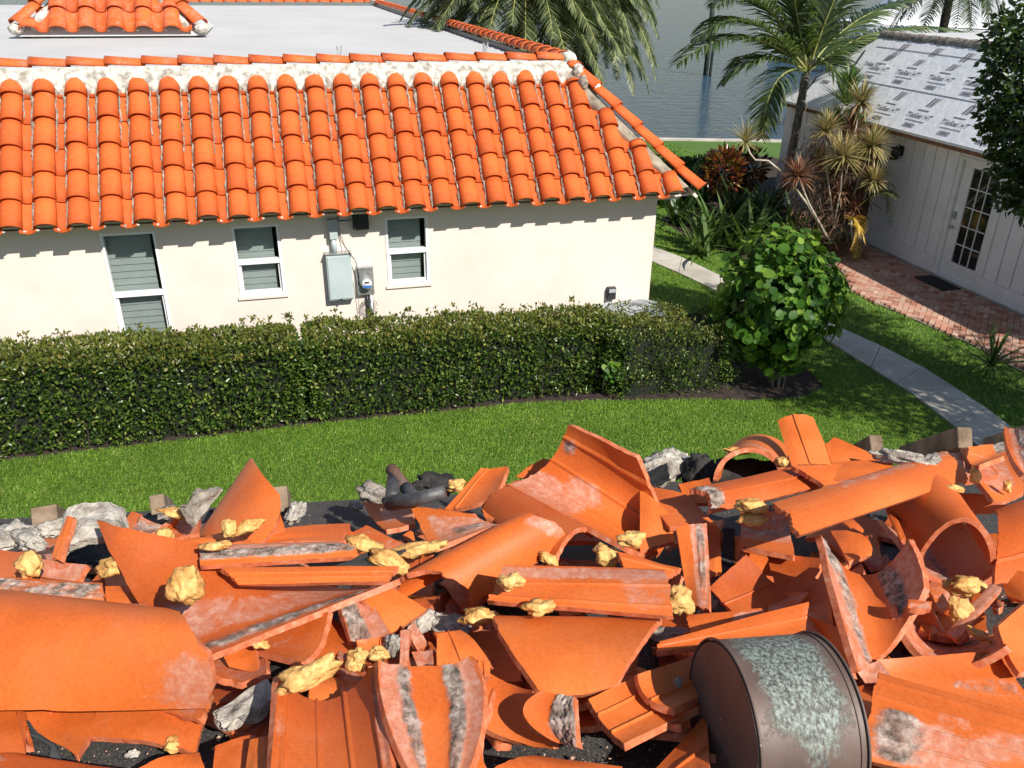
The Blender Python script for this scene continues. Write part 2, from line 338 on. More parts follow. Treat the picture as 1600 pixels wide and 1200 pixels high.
# planting beds (soil sheets)
def bedpoly(pix): return [tuple(at_z(x,y,0))[:2] for x,y in pix]
sheet('hedge_bed',[(-7,10.06),(-2,10.10),(0,10.12),(3,10.03),(4.4,9.76),(5.2,9.6),(6.0,9.35),(6.8,9.25),(7.4,9.5),(7.5,10.1),(6.9,10.5),(5.6,10.9),(5.4,11.6),(-7,11.6)],.008,'soil')
sheet('garden_bed',bedpoly([(1033,345),(1075,372),(1130,395),(1200,415),(1270,440),(1330,395),(1385,395),(1400,330),(1230,250),(1110,232),(1090,290)]),.008,'soil')
sheet('mulch_bed',bedpoly([(1300,380),(1345,372),(1375,392),(1400,415),(1345,420),(1318,402)]),.016,'red_mulch')
# ================================================================ NEIGHBOUR HOUSE
WY,CX,LX=11.6,5.40,-11
E_Y,E_Z,PITCH=11.25,2.53,.384
TH=math.radians(46); ct,st_=math.cos(TH),math.sin(TH); NR=2.30
HX=5.86
house=empty('house',(CX-5,WY,0)); tag(house,'cream stucco house with orange barrel tile roof and a flat white top behind the hedge','house')
# walls: front wall built round its window openings
wins=[(-2.46,-1.78,.35,2.38,1.52),(-.82,-.20,1.37,2.38,1.86),(1.25,1.86,1.37,2.38,1.87)]
m=MB(); xs=[LX]; 
for a0,b0,z0,z1,zr in wins:
    m.b2((xs[-1],WY,0),(a0,WY+.2,2.75)); m.b2((a0,WY,0),(b0,WY+.2,z0)); m.b2((a0,WY,z1),(b0,WY+.2,2.75)); xs.append(b0)
m.b2((xs[-1],WY,0),(CX,WY+.2,2.75)); m.b2((CX-.2,WY+.2,0),(CX,38,2.75)); m.b2((LX,37.8,0),(CX-.2,38,2.75)); m.b2((LX,WY+.2,0),(LX+.2,37.8,2.75))
m.build('wall','stucco',house)
dk=MB(); dk.b2((LX+.2,WY+.6,0),(CX-.2,WY+.65,2.7)); dk.build('room_wall','unlit_room',house)  # near-black sheet puts the shade of the unlit room into its colour
for k,(a0,b0,z0,z1,zr) in enumerate(wins):
    w_=MB(); t=.035
    w_.b2((a0,WY-.012,z0),(a0+t,WY+.09,z1)); w_.b2((b0-t,WY-.012,z0),(b0,WY+.09,z1)); w_.b2((a0+t,WY-.012,z1-t),(b0-t,WY+.09,z1)); w_.b2((a0+t,WY-.012,z0),(b0-t,WY+.09,z0+t))
    w_.b2((a0+t,WY+.0,zr-.035),(b0-t,WY+.075,zr+.035))
    wo=w_.build('window','white_trim',house,bevel=.003)
    s_=MB()   # inner sash of the lower half stands proud
    s_.b2((a0+t,WY+.03,z0+t),(a0+t+.03,WY+.07,zr-.035)); s_.b2((b0-t-.03,WY+.03,z0+t),(b0-t,WY+.07,zr-.035)); s_.b2((a0+t+.03,WY+.03,z0+t),(b0-t-.03,WY+.07,z0+t+.035))
    s_.build('sash','white_trim',wo,bevel=.002)
    for q0,q1 in ((zr+.035,z1-t),(z0+t+.035,zr-.035)):
        g=MB(); g.b2((a0+t,WY+.050,q0),(b0-t,WY+.056,q1)); g.build('pane','window_glass',wo)
    n=int((z1-z0)/.095)
    sm=MB(); sm.box((0,0,0),((b0-a0)/2-.06,.004,.0455),Matrix.Rotation(math.radians(-8),4,'X')); sme=sm.mesh('louvre'); sme.materials.append(M['shutter'])
    for i in range(n): link('louvre',sme,None,wo,Matrix.Translation(((a0+b0)/2-.035,WY+.14,z0+.08+i*.095)))
    sl_=MB(); sl_.b2((a0-.03,WY-.03,z0-.045),(b0+.03,WY+.03,z0)); sl_.build('sill','stucco',wo,bevel=.004)
# roof decks
roofm=MB()
def sp(x,s,h): # point on the front slope: x, distance up the slope, height above it
    return Vector((x,E_Y+s*ct-h*st_,E_Z+s*st_+h*ct))
RX=HX-NR*ct
roofm.prism([sp(LX,.10,-.06),sp(HX-.13,.10,-.06),sp(RX,NR,-.06),sp(LX,NR,-.06)],tuple(Vector((0,-st_,ct))*.05))
YE=38
roofm.prism([(HX,E_Y,E_Z-.03),(HX,YE,E_Z-.03),(RX,YE,E_Z+NR*st_),(RX,E_Y+NR*ct,E_Z+NR*st_)],(.03,0,.03))
roofm.b2((LX,E_Y+.11,E_Z-.02),(CX+.4,WY,E_Z+.01)); roofm.b2((CX,WY,E_Z-.12),(HX-.1,YE,E_Z-.08))
roof=roofm.build('roof','stucco',house)
FZ=E_Z+NR*st_+.02
fr_=MB(); fr_.b2((LX,E_Y+NR*ct+.04,FZ-.3),(RX-.02,YE,FZ-.03)); fr_.build('flat_roof','flat_roof_white',house)
# tile meshes
def cover_mesh(name,L,r0,r1,h0,h1,t=.016,n=14,lift=.035):
    V=[];F=[]
    rows=4
    for o in (0,1):
        for j in range(rows):
            f=j/(rows-1); r=r0+(r1-r0)*f-o*t; h=h0+(h1-h0)*f-o*t; z=lift*(1-f)
            for i in range(n+1):
                a=math.pi*i/n; V.append((-r*math.cos(a),L*f,z+h*math.sin(a)**.95 if 0<i<n else z))
    q=n+1; B=rows*q
    for j in range(rows-1):
        for i in range(n): F.append((j*q+i,j*q+i+1,(j+1)*q+i+1,(j+1)*q+i)); F.append((B+j*q+i,B+(j+1)*q+i,B+(j+1)*q+i+1,B+j*q+i+1))
    for i in range(n): F.append((i,B+i,B+i+1,i+1)); T=(rows-1)*q; F.append((T+i,T+i+1,B+T+i+1,B+T+i))
    for j in range(rows-1): F.append((j*q,(j+1)*q,B+(j+1)*q,B+j*q)); F.append((j*q+n,B+j*q+n,B+(j+1)*q+n,(j+1)*q+n))
    me=bpy.data.meshes.new(name); me.from_pydata(V,[],F); me.polygons.foreach_set('use_smooth',[len(set(f))==4 and k<2*(rows-1)*n for k,f in enumerate(F)]); me.materials.append(M['terracotta_roof']); me.update(); return me
EXPO=.388
cov=cover_mesh('cover_tile',.455,.138,.118,.118,.10)
def pan_mesh():
    V=[];F=[];n=8;L=.455
    for o in (0,1):
        for j in range(3):
            for i in range(n+1):
                u=i/n*2-1; V.append((u*.095,L*j/2,.012+.034*(1-j/2)+.052*u*u-o*.014))
    q=n+1;B=3*q
    for j in range(2):
        for i in range(n): F.append((j*q+i,j*q+i+1,(j+1)*q+i+1,(j+1)*q+i)); F.append((B+j*q+i,B+(j+1)*q+i,B+(j+1)*q+i+1,B+j*q+i+1))
    for i in range(n): F.append((i,B+i,B+i+1,i+1))
    for j in range(2): F.append((j*q,(j+1)*q,B+(j+1)*q,B+j*q)); F.append((j*q+n,B+j*q+n,B+(j+1)*q+n,(j+1)*q+n))
    me=bpy.data.meshes.new('pan_tile'); me.from_pydata(V,[],F); me.polygons.foreach_set('use_smooth',[True]*len(F)); me.materials.append(M['terracotta_roof']); me.update(); return me
pan=pan_mesh()
SL=Matrix(((1,0,0,0),(0,ct,-st_,0),(0,st_,ct,0),(0,0,0,1)))
def slope_m(x,s,h,rz=0,sc=1,roll=0): return Matrix.Translation(sp(x,s,h))@SL@Matrix.Rotation(rz,4,'Z')@Matrix.Rotation(roll,4,'Y')@Matrix.Diagonal((1,sc,1,1))
tips=[5.29-PITCH*k for k in range(26)]
jm=MB()
for k,xp in enumerate(tips):
    for kind,xc in (('pan_tile',xp),('cover_tile',xp+PITCH/2)):
        if xc<LX+.1: continue
        smax=min(NR-.06,(HX-.10-xc)/ct) if xc>RX-.1 else NR-.06
        if xc>RX-.1: smax-= .03
        i=0
        while i*EXPO<smax-.05:
            s0=i*EXPO; rem=smax-s0; sc=min(1,(rem)/.455) 
            if kind=='pan_tile': link('pan_tile',pan,None,roof,slope_m(xc+random.uniform(-.005,.005),s0-(.035 if i==0 else 0)+random.uniform(-.006,.006),.0,random.uniform(-.01,.01),sc))
            else: link('cover_tile',cov,None,roof,slope_m(xc+random.uniform(-.006,.006),s0+random.uniform(-.016,.016),.045,random.uniform(-.022,.022),sc,random.uniform(-.05,.05)))
            i+=1
        if kind=='cover_tile':   # beads of mortar along both sides of the column
            for sd in (-1,1):
                pts=[];rad=[]
                s=.02 if sd<0 else max(.02,random.uniform(.9,1.7) if xc<1 else 1.6)
                while s<smax-.05:
                    pts.append(sp(xc+sd*(.146-.01*(s%EXPO)/EXPO)+random.uniform(-.008,.008),s,.05+random.uniform(-.008,.014))); rad.append(random.uniform(.008,.022)*(1.3 if s>1.5 else 1.0)*(1 if sd<0 else .7)); s+=.045
                if len(pts)>3:
                    (jm if True else 0).tube(pts,rad,5)
jo=jm.build('mortar_joint','mortar_grey',roof); jo['kind']='stuff'
# lumps of mortar under the eave tiles
for k,xp in enumerate(tips):
    if xp<LX+.3: continue
    for sd in (-1,1):
        m=MB(); c=sp(xp+sd*.075,.0,.055); pts=[c+Vector((random.uniform(-.01,.01),0,random.uniform(-.012,.01)))+Vector((i*.02,0,.006*i*sd)) for i in range(3)]
        m.tube(pts,[.012,.02,.010],6); m.build('eave_mortar','mortar_white',roof,smooth=True)
# ridge mortar band, scalloped round the tops of the cover tiles
def arc_h(x):
    u=((x-(5.29+PITCH/2))%PITCH); u=min(u,PITCH-u)
    return .045+.115*math.sqrt(max(0,1-(u/.138)**2)) if u<.138 else .035
NX,NS=620,12; V=[];F=[]
x0,x1=LX,RX+.12
from mathutils import noise as mn
for i in range(NX+1):
    x=x0+(x1-x0)*i/NX; u=((x-(5.29+PITCH/2))%PITCH); u=min(u,PITCH-u); ha=arc_h(x)
    slow=NR-.275+(.115*(1-(u/.138)**2)**.5 if u<.138 else -.05*math.sin((u-.138)/(.192-.138)*math.pi/2))+.035*mn.noise((x*6,0,0))+.02*mn.noise((x*25,3,0))
    for j in range(NS+1):
        f=j/NS; s=slow+(NR+.02-slow)*f; h=ha+.012+(.150-ha)*min(1,f*1.1)**.8+.014*mn.noise((x*9,s*9,1))+.007*mn.noise((x*30,s*30,1))
        if j==0: h=ha-.03
        V.append(sp(x,s,h))
for i in range(NX):
    for j in range(NS): F.append((i*(NS+1)+j,(i+1)*(NS+1)+j,(i+1)*(NS+1)+j+1,i*(NS+1)+j+1))
link('ridge_mortar',npmesh('ridge_mortar',[tuple(v) for v in V],F,True),'mortar_white',roof)
# ridge and hip caps
cap=cover_mesh('ridge_tile',.50,.135,.115,.10,.085,lift=.03)
capE=.46
x=RX+.02
TOP=Vector((0,E_Y+NR*ct+.02,E_Z+NR*st_+.125))
while x>LX:
    # local y along -X
    mw=Matrix.Translation((x-.50,TOP.y+random.uniform(-.006,.006),TOP.z))@Matrix.Rotation(math.radians(-90+random.uniform(-.8,.8)),4,'Z')
    link('ridge_tile',cap,None,roof,mw); x-=capE
hd=(Vector((RX,E_Y+NR*ct,E_Z+NR*st_))-Vector((HX,E_Y,E_Z))); hl=hd.length; hd.normalize()
hz=Vector((st_*.0,0,1)); hzn=(Vector((.5,-.5,0))*st_+Vector((0,0,ct))).normalized(); hzn=(hzn-hd*hzn.dot(hd)).normalized(); hx=hd.cross(hzn)
s=.02
while s<hl-.05:
    mw=Matrix.Translation(Vector((HX,E_Y,E_Z))+hd*s+hzn*.10); R_=Matrix((( hx.x,hd.x,hzn.x,0),(hx.y,hd.y,hzn.y,0),(hx.z,hd.z,hzn.z,0),(0,0,0,1)))
    link('hip_tile',cap,None,roof,mw@R_@Matrix.Diagonal((1.0,min(1,(hl-s)/.5),1,1))); s+=.44
# hip mortar fillet, front side (rough, cracked patches)
V=[];F=[];n1,n2=110,7
for i in range(n1+1):
    s=.1+(hl-.2)*i/n1
    for j in range(n2+1):
        f=j/n2; wd=.10+.15*f+.045*mn.noise((s*7,0,5))*f; h=.135-.06*f+.016*mn.noise((s*12,f*3,2))
        p=Vector((HX,E_Y,E_Z))+hd*s+Vector((-1,0,0))*wd+Vector((0,-st_,ct))*h
        if j==n2: p-=Vector((0,-st_,ct))*.08
        V.append(tuple(p))
for i in range(n1):
    for j in range(n2): F.append((i*(n2+1)+j,i*(n2+1)+j+1,(i+1)*(n2+1)+j+1,(i+1)*(n2+1)+j))
link('hip_mortar',npmesh('hip_mortar',V,F,True),'hip_mortar',roof)
def blob(name,mat,c,r,parent=None,seed=0,amp=.3,sub=3,rot=None,fr=2.2,shape=1.0):
    import bmesh
    b=bmesh.new(); bmesh.ops.create_icosphere(b,subdivisions=sub,radius=1)
    for v in b.verts:
        q=v.co.copy(); k=1+amp*mn.noise(q*fr+Vector((seed*7.3,seed,0)))+amp*.4*mn.noise(q*fr*3+Vector((seed,0,seed*3)))
        v.co=Vector((q.x*r[0]*k,q.y*r[1]*k,q.z*r[2]*k))
    me=bpy.data.meshes.new(name); b.to_mesh(me); b.free(); me.polygons.foreach_set('use_smooth',[True]*len(me.polygons)); me.update()
    o=link(name,me,mat); mw=Matrix.Translation(c)@(rot if rot is not None else Matrix())
    if parent is not None: o.parent=parent
    setw(o,mw); return o
blob('corner_mortar','mortar_white',Vector((RX+.03,E_Y+NR*ct,E_Z+NR*st_+.12)),(.13,.14,.13),roof,3)
blob('corner_mortar','mortar_white',Vector((RX+.12,E_Y+NR*ct-.16,E_Z+NR*st_-.02)),(.10,.16,.12),roof,4)
blob('corner_mortar','mortar_grey',Vector((RX+.16,E_Y+NR*ct-.33,E_Z+NR*st_-.20)),(.09,.14,.13),roof,5)
blob('corner_mortar','mortar_white',Vector((RX+.36,E_Y+NR*ct-.38,E_Z+NR*st_-.24)),(.07,.10,.10),roof,6)
# ridge caps on the far side walls of the flat roof
side=[]
y=E_Y+NR*ct+.25
while y<YE-.1:
    link('ridge_tile',cap,None,roof,Matrix.Translation((RX+.03,y,TOP.z-.02))@Matrix.Rotation(math.radians(random.uniform(-1,1)),4,'Z')@Matrix.Diagonal((1.1,1,1.1,1))); y+=capE
x=RX
while x>-3.4:
    link('ridge_tile',cap,None,roof,Matrix.Translation((x-.5,YE,TOP.z-.02))@Matrix.Rotation(math.radians(-90),4,'Z')@Matrix.Diagonal((1.2,1,1.1,1))); x-=capE
blob('corner_mortar','mortar_white',Vector((RX,YE-.1,TOP.z+.05)),(.3,.3,.15),roof,8)
cb=MB(); cb.b2((RX-.10,E_Y+NR*ct+.1,FZ-.02),(RX-.055,YE,FZ+.06)); cb.build('curb_or_shade','dark_metal',roof)  # dark strip stands in for the shadow line beside the ridge caps
# roof jacks on the flat roof
for px_,py_ in ((528,88),(756,82)):
    c=at_z(px_,py_,FZ); m=MB(); m.box((0,0,.07),(.012,.03,.09)); m.box((.03,0,.08),(.010,.03,.10),Matrix.Rotation(.25,4,'Y')); m.box((0,0,-.01),(.07,.06,.012))
    o=m.build('roof_bracket','galvanised',house); setw(o,Matrix.Translation(c))
# small hipped tower on the flat roof
TK=1.33; TY=20.1; TZ=CAMZ-.0593*TY-.05; TP=.41*TK; tx0=-.2512*TY+.02; tx1=-.0684*TY-.02
tower=empty('tower_roof',(-2.4,TY,TZ)); tower.parent=house
tw=MB(); tw.b2((tx0+.25,TY+.25,FZ-.05),(tx1-.25,TY+2.6,TZ-.02)); 
TC=(tx0+tx1)/2; hw=(tx1-tx0)/2; ap=(TC,TY+hw*.99,TZ+hw)
tw.add([(tx0,TY,TZ-.04),(tx1,TY,TZ-.04),(tx1,TY+2*hw,TZ-.04),(tx0,TY+2*hw,TZ-.04),(ap[0],ap[1],ap[2]-.03)],[(0,1,4),(1,2,4),(2,3,4),(3,0,4),(3,2,1,0)])
tw.build('curb_or_shade','flat_roof_white',tower)
def tm(x,s,h,sc=1,rz=0): 
    q=math.radians(45); return Matrix.Translation((x,TY+s*math.cos(q)-h*math.sin(q),TZ+s*math.sin(q)+h*math.cos(q)))@Matrix.Rotation(q,4,'X')@Matrix.Rotation(rz,4,'Z')@Matrix.Diagonal((TK,sc*TK,TK,1))
jt=MB()
for k in range(7):
    for kind,xc in (('cover_tile',tx0+.28+TP*k),('pan_tile',tx0+.28+TP*(k+.5))):
        if xc>tx1-.1: continue
        lim=(hw-abs(xc-TC))*1.414-.10; i=0
        while i*EXPO*TK<lim-.1:
            sc=min(1,(lim-i*EXPO*TK)/(.455*TK))
            link(kind,cov if kind=='cover_tile' else pan,None,tower,tm(xc,i*EXPO*TK,.04 if kind=='cover_tile' else 0,sc,random.uniform(-.015,.015))); i+=1
        if kind=='cover_tile' and lim>.3:
            for sd in (-1,1):
                n_=int(lim/.05); jt.tube([tm(xc+sd*.142,.03+.05*q,.05)@Vector((random.uniform(-.01,.01),0,random.uniform(-.01,.012))) for q in range(n_)],[random.uniform(.012,.026) for q in range(n_)],5)
jo=jt.build('mortar_joint','mortar_white',tower); jo['kind']='stuff'
for sx in (-1,1):
    base=Vector((TC+sx*hw,TY,TZ)); d=(Vector(ap)-base); L_=d.length; d.normalize(); nn=Vector((sx*.35,-.35,.87)); nn=(nn-d*nn.dot(d)).normalized(); xx=d.cross(nn)
    R_=Matrix(((xx.x,d.x,nn.x,0),(xx.y,d.y,nn.y,0),(xx.z,d.z,nn.z,0),(0,0,0,1))); s=.16
    while s<L_-.4: link('hip_tile',cap,None,tower,Matrix.Translation(base+d*s+nn*.07)@R_@Matrix.Diagonal((TK,TK,TK,1))); s+=.46*TK
    blob('end_mortar','mortar_white',base+d*.10+nn*.05,(.15,.14,.11),tower,9+sx,.2)
    m=MB(); m.tube([base+d*(.2+.1*i)+Vector((-sx*.2,-.05,.01)) for i in range(17)],[.06+.03*random.random() for i in range(17)],7); m.build('hip_mortar','mortar_white',tower,smooth=True)
# services on the wall
def part(name,mat,par,fn,bevel=0,smooth=False):
    m=MB(); fn(m); return m.build(name,mat,par,smooth,bevel)
eb=empty('electrical_box',(.56,WY,1.6)); tag(eb,'pale grey metal electrical cabinet on the cream wall under a fat conduit','electrical box')
part('cabinet','box_metal',eb,lambda m:(m.b2((.39,WY-.13,1.25),(.74,WY,1.93))),.006)
part('door','box_metal',eb,lambda m:(m.b2((.405,WY-.145,1.27),(.725,WY-.131,1.905))),.005)
part('top_flange','galvanised',eb,lambda m:(m.b2((.38,WY-.15,1.931),(.75,WY,1.945))),.002)
part('latch','dark_metal',eb,lambda m:(m.b2((.54,WY-.152,1.255),(.57,WY-.146,1.28))))
cn=empty('conduit',(.52,WY-.06,2.1)); tag(cn,'fat grey conduit with a square weatherhead rising from the electrical cabinet','conduit')
part('pipe','box_metal',cn,lambda m:m.tube([(.52,WY-.07,1.946),(.52,WY-.07,2.14)],.038,14),0,True)
part('coupling','box_metal',cn,lambda m:m.b2((.47,WY-.12,2.14),(.58,WY-.01,2.24)),.006)
part('weatherhead','grey_metal',cn,lambda m:m.b2((.455,WY-.12,2.241),(.60,WY-.002,2.42)),.008)
tag(part('junction_box','dark_metal',None,lambda m:m.b2((.80,WY-.12,2.25),(1.02,WY-.002,2.47)),.01),'dark grey junction box tucked under the orange eave tiles','junction box')
mtb=empty('electric_meter',(.92,WY,1.5)); tag(mtb,'round glass electric meter with a blue label on its grey back box','electric meter')
part('back_box','galvanised',mtb,lambda m:m.b2((.80,WY-.08,1.28),(1.04,WY-.001,1.70)),.006)
part('meter_ring','galvanised',mtb,lambda m:m.tube([(.93,WY-.081,1.47),(.93,WY-.12,1.47)],.092,22))
part('dial','meter_dial',mtb,lambda m:m.tube([(.93,WY-.1205,1.47),(.93,WY-.175,1.47)],[.08,.072],22),0,True)
part('display','dark_metal',mtb,lambda m:m.b2((.90,WY-.179,1.49),(.96,WY-.1755,1.515)))
part('label_strip','blue_label',mtb,lambda m:m.b2((.872,WY-.179,1.425),(.988,WY-.1755,1.455)))
part('conduit_stub','dark_metal',mtb,lambda m:m.tube([(.93,WY-.05,1.28),(.93,WY-.05,.75)],.014,8),0,True)
part('grey_pipe','galvanised',mtb,lambda m:m.tube([(.985,WY-.04,1.28),(.99,WY-.04,.6)],.03,10),0,True)
wr=empty('wires',(.7,WY,2)); tag(wr,'thin loose cables trailing down the cream wall past the electric meter','cable')
part('cable','dark_metal',wr,lambda m:m.tube([(.61,WY-.02,2.48),(.60,WY-.03,2.25),(.62,WY-.03,2.1),(.72,WY-.16,1.95),(.80,WY-.11,1.80),(.83,WY-.10,1.6),(.82,WY-.1,1.45)],.006,5),0,True)
part('cable','grey_metal',wr,lambda m:m.tube([(.60,WY-.02,2.3),(.68,WY-.03,2.05),(.78,WY-.16,1.88),(.80,WY-.1,1.5),(.80,WY-.05,.9)],.004,5),0,True)
part('cable','dark_metal',wr,lambda m:m.tube([(.61,WY-.03,2.38),(.78,WY-.03,2.38)],.008,6),0,True)
import math as _m
part('cable_loop','dark_metal',wr,lambda m:[m.tube([(.93+.10*r_k*_m.cos(t*.5)+.01*r_k,WY-.07-.01*t/10,1.1+.09*r_k*_m.sin(t*.5)) for t in range(13)],.004,5) for r_k in (1,.8,1.25)],0,True)
vb=empty('wall_vent',(4.72,WY,1)); tag(vb,'small black outdoor socket cover low on the cream wall near its right corner','socket cover')
part('body','dark_metal',vb,lambda m:m.b2((4.66,WY-.08,.88),(4.80,WY-.001,1.08)),.008)
part('lid','grey_metal',vb,lambda m:m.b2((4.675,WY-.09,1.0),(4.785,WY-.081,1.06)),.003)
# air conditioner lid beyond the hedge
ac=empty('air_conditioner',(5.15,11.0,0)); tag(ac,'round grey air conditioner top showing just above the hedge by the house corner','air conditioner')
AX,AY,AZ=4.98,11.14,.86
part('casing','boat_grey',ac,lambda m:m.tube([(AX,AY,0.05),(AX,AY,AZ-.08)],.52,32))
part('grille_ring','grey_metal',ac,lambda m:m.tube([(AX+.53*_m.cos(k*_m.pi/18),AY+.53*_m.sin(k*_m.pi/18),AZ-.06) for k in range(37)],.03,8),0,True)
part('fan_top','grey_metal',ac,lambda m:m.tube([(AX,AY,AZ-.079),(AX,AY,AZ-.03),(AX,AY,AZ)],[.51,.42,.15],32),0,True)
for k in range(5): part('grille_wire','dark_metal',ac,lambda m:m.tube([(AX+(.12+.08*k)*_m.cos(q*_m.pi/16),AY+(.12+.08*k)*_m.sin(q*_m.pi/16),AZ+.012-.013*k) for q in range(33)],.005,5),0,True)
# ================================================================ COTTAGE
KX=12.59; cot=empty('cottage',(KX+2,13,0)); tag(cot,'white board cottage with grey printed roof underlayment beside the brick patio','cottage')
YN,YF=8.0,19.8   # near and far ends
DY0,DY1=12.42,13.53; GY0,GY1=15.85,17.2
m=MB()
for y0,y1,z0,z1 in ((YN,DY0,0,2.72),(DY0,DY1,2.42,2.72),(DY1,GY0,0,2.72),(GY0,GY1,2.45,2.72),(GY0,GY1,0,.15),(GY1,YF,0,2.72)): m.b2((KX+.03,y0,z0),(KX+.2,y1,z1))
m.b2((KX+.2,YF-.15,0),(KX+6,YF,2.7)); m.b2((KX+.2,YN,0),(KX+6,YN+.15,2.7)); m.b2((KX+6,YN,0),(KX+6.15,YF,2.7)); m.b2((KX+.25,DY0-.1,0),(KX+.3,GY1,2.6))
m.build('wall','board_white',cot)
def boards(y0,y1):
    n=max(1,round((y1-y0)/.335)); p=(y1-y0)/n
    bm2=MB(); bm2.box((0,0,0),(.014,p/2-.013,1.085)); me=bm2.mesh('board',bevel=.004); me.materials.append(M['board_white'])
    for i in range(n): link('board',me,None,cot,Matrix.Translation((KX+.016,y0+p*(i+.5),1.455)))
for a0,b0 in ((YN,DY0-.12),(DY1+.06,GY0),(GY1,YF)): boards(a0,b0)
for a0,b0 in ((YN,DY0-.12),(DY1+.06,GY0),(GY1,YF)): part('base_board','board_white',cot,lambda m:m.b2((KX-.012,a0,.06),(KX+.03,b0,.365)),.006)
part('plinth','concrete_path',cot,lambda m:m.b2((KX-.03,YN,0),(KX+.03,GY1,.058)))
part('frieze','board_white',cot,lambda m:m.b2((KX-.01,YN,2.545),(KX+.03,YF,2.70)),.004)
dr=part('door','white_paint',cot,lambda m:(m.b2((KX+.06,DY0+.06,.10),(KX+.10,DY1-.06,.40)),m.b2((KX+.06,DY0+.06,2.24),(KX+.10,DY1-.06,2.36)),m.b2((KX+.06,DY0+.06,.40),(KX+.10,DY0+.155,2.24)),m.b2((KX+.06,DY1-.305,.40),(KX+.10,DY1-.06,2.24))),.004)
part('door_frame','white_paint',cot,lambda m:(m.b2((KX-.0,DY0-.115,.058),(KX+.13,DY0+.055,2.42)),m.b2((KX+.0,DY1-.055,.058),(KX+.13,DY1+.055,2.42)),m.b2((KX+.0,DY0+.056,2.365),(KX+.13,DY1-.056,2.42)),m.b2((KX-.03,DY0+.056,.058),(KX+.13,DY1-.056,.095))),.004)
gy0,gy1,gz0,gz1=DY0+.16,DY1-.31,.405,2.235
for i in range(3):
    for j in range(5):
        y0=gy0+(gy1-gy0)*i/3+.010; y1=gy0+(gy1-gy0)*(i+1)/3-.010; z0=gz0+(gz1-gz0)*j/5+.010; z1=gz0+(gz1-gz0)*(j+1)/5-.010
        part('pane','dark_glass',dr,lambda m:m.b2((KX+.078,y0,z0),(KX+.084,y1,z1)))
for i in (1,2): part('muntin','white_paint',dr,lambda m:m.b2((KX+.062,gy0+(gy1-gy0)*i/3-.0095,gz0),(KX+.095,gy0+(gy1-gy0)*i/3+.0095,gz1)))
for j in range(1,5):
  for i in range(3): part('muntin','white_paint',dr,lambda m:m.b2((KX+.063,gy0+(gy1-gy0)*i/3+.0105,gz0+(gz1-gz0)*j/5-.0095),(KX+.094,gy0+(gy1-gy0)*(i+1)/3-.0105,gz0+(gz1-gz0)*j/5+.0095)))
part('keypad','grey_metal',dr,lambda m:m.b2((KX+.02,DY1-.17,1.22),(KX+.058,DY1-.10,1.36)),.004)
part('handle','grey_metal',dr,lambda m:(m.tube([(KX+.058,DY1-.135,1.06),(KX+.0,DY1-.135,1.06)],.03,12),m.tube([(KX+.0,DY1-.135,1.06),(KX+.0,DY1-.24,1.05)],.012,8)),0,True)
wn=part('window','white_paint',cot,lambda m:(m.b2((KX-.01,GY0-.05,.15),(KX+.1,GY0+.04,2.45)),m.b2((KX-.01,GY1-.04,.15),(KX+.1,GY1+.05,2.45)),m.b2((KX-.01,GY0+.041,2.39),(KX+.1,GY1-.041,2.45)),m.b2((KX-.01,GY0+.041,.15),(KX+.1,GY1-.041,.21)),m.b2((KX+.02,GY0+.041,1.28),(KX+.09,GY1-.041,1.33))),.004)
part('pane','dark_glass',wn,lambda m:m.b2((KX+.05,GY0+.041,.211),(KX+.055,GY1-.041,1.279))); part('pane','dark_glass',wn,lambda m:m.b2((KX+.05,GY0+.041,1.331),(KX+.055,GY1-.041,2.389)))
lp=empty('wall_lamp',(KX-.1,15.3,2.1)); tag(lp,'black wall lantern on the white cottage wall beside the dark window','wall lamp')
LC=Vector((KX-.16,15.22,2.16))
part('mount','dark_metal',lp,lambda m:m.b2((KX-.03,15.15,2.1),(KX+.0,15.29,2.3)),.005)
part('arm','dark_metal',lp,lambda m:m.tube([(KX-.03,15.22,2.26),(KX-.10,15.22,2.33),(KX-.16,15.22,2.29)],.012,6),0,True)
part('lantern','dark_metal',lp,lambda m:m.tube([LC+Vector((0,0,.13)),LC+Vector((0,0,.11)),LC+Vector((0,0,.02)),LC+Vector((0,0,-.12)),LC+Vector((0,0,-.14))],[.02,.10,.125,.09,.03],12),0,True)
part('glow_glass','meter_dial',lp,lambda m:m.tube([LC+Vector((-.11,0,.07)),LC+Vector((-.12,.0,-.02))],.03,8),0,True)
# roof: 45 degree skirt of grey underlayment round a flat white top
EX,EZ=12.25,2.68; TR=1.60; FARY=19.72
def kp(y,s,h=0): return Vector((EX+s*.7071-h*.7071,y,EZ+s*.7071+h*.7071))
rf=MB(); SR=TR/.7071
rf.prism([kp(YN,0),kp(FARY,0),kp(FARY-TR,SR),kp(YN,SR)],tuple(Vector((.7071,0,-.7071))*.04)); rfo=rf.build('roof','underlayment',cot)
rf=MB(); rf.prism([(EX,FARY,EZ),(EX+9,FARY,EZ),(EX+9,FARY-TR,EZ+TR),(EX+TR,FARY-TR,EZ+TR)],(0,-.02,-.04)); rf.build('roof','underlayment',cot)
part('flat_roof','flat_roof_white',cot,lambda m:m.b2((EX+TR+.05,YN,EZ+TR-.06),(EX+9,FARY-TR-.03,EZ+TR+.03)))
part('eave_board','fascia_wood',cot,lambda m:m.b2((EX+.012,YN,EZ-.13),(EX+.035,FARY,EZ-.032)))
part('soffit','board_white',cot,lambda m:m.b2((EX+.036,YN,EZ-.10),(KX+.03,FARY,EZ-.07)))
part('drip_edge','white_trim',cot,lambda m:m.b2((EX-.008,YN,EZ-.05),(EX+.004,FARY+.01,EZ+.004)))
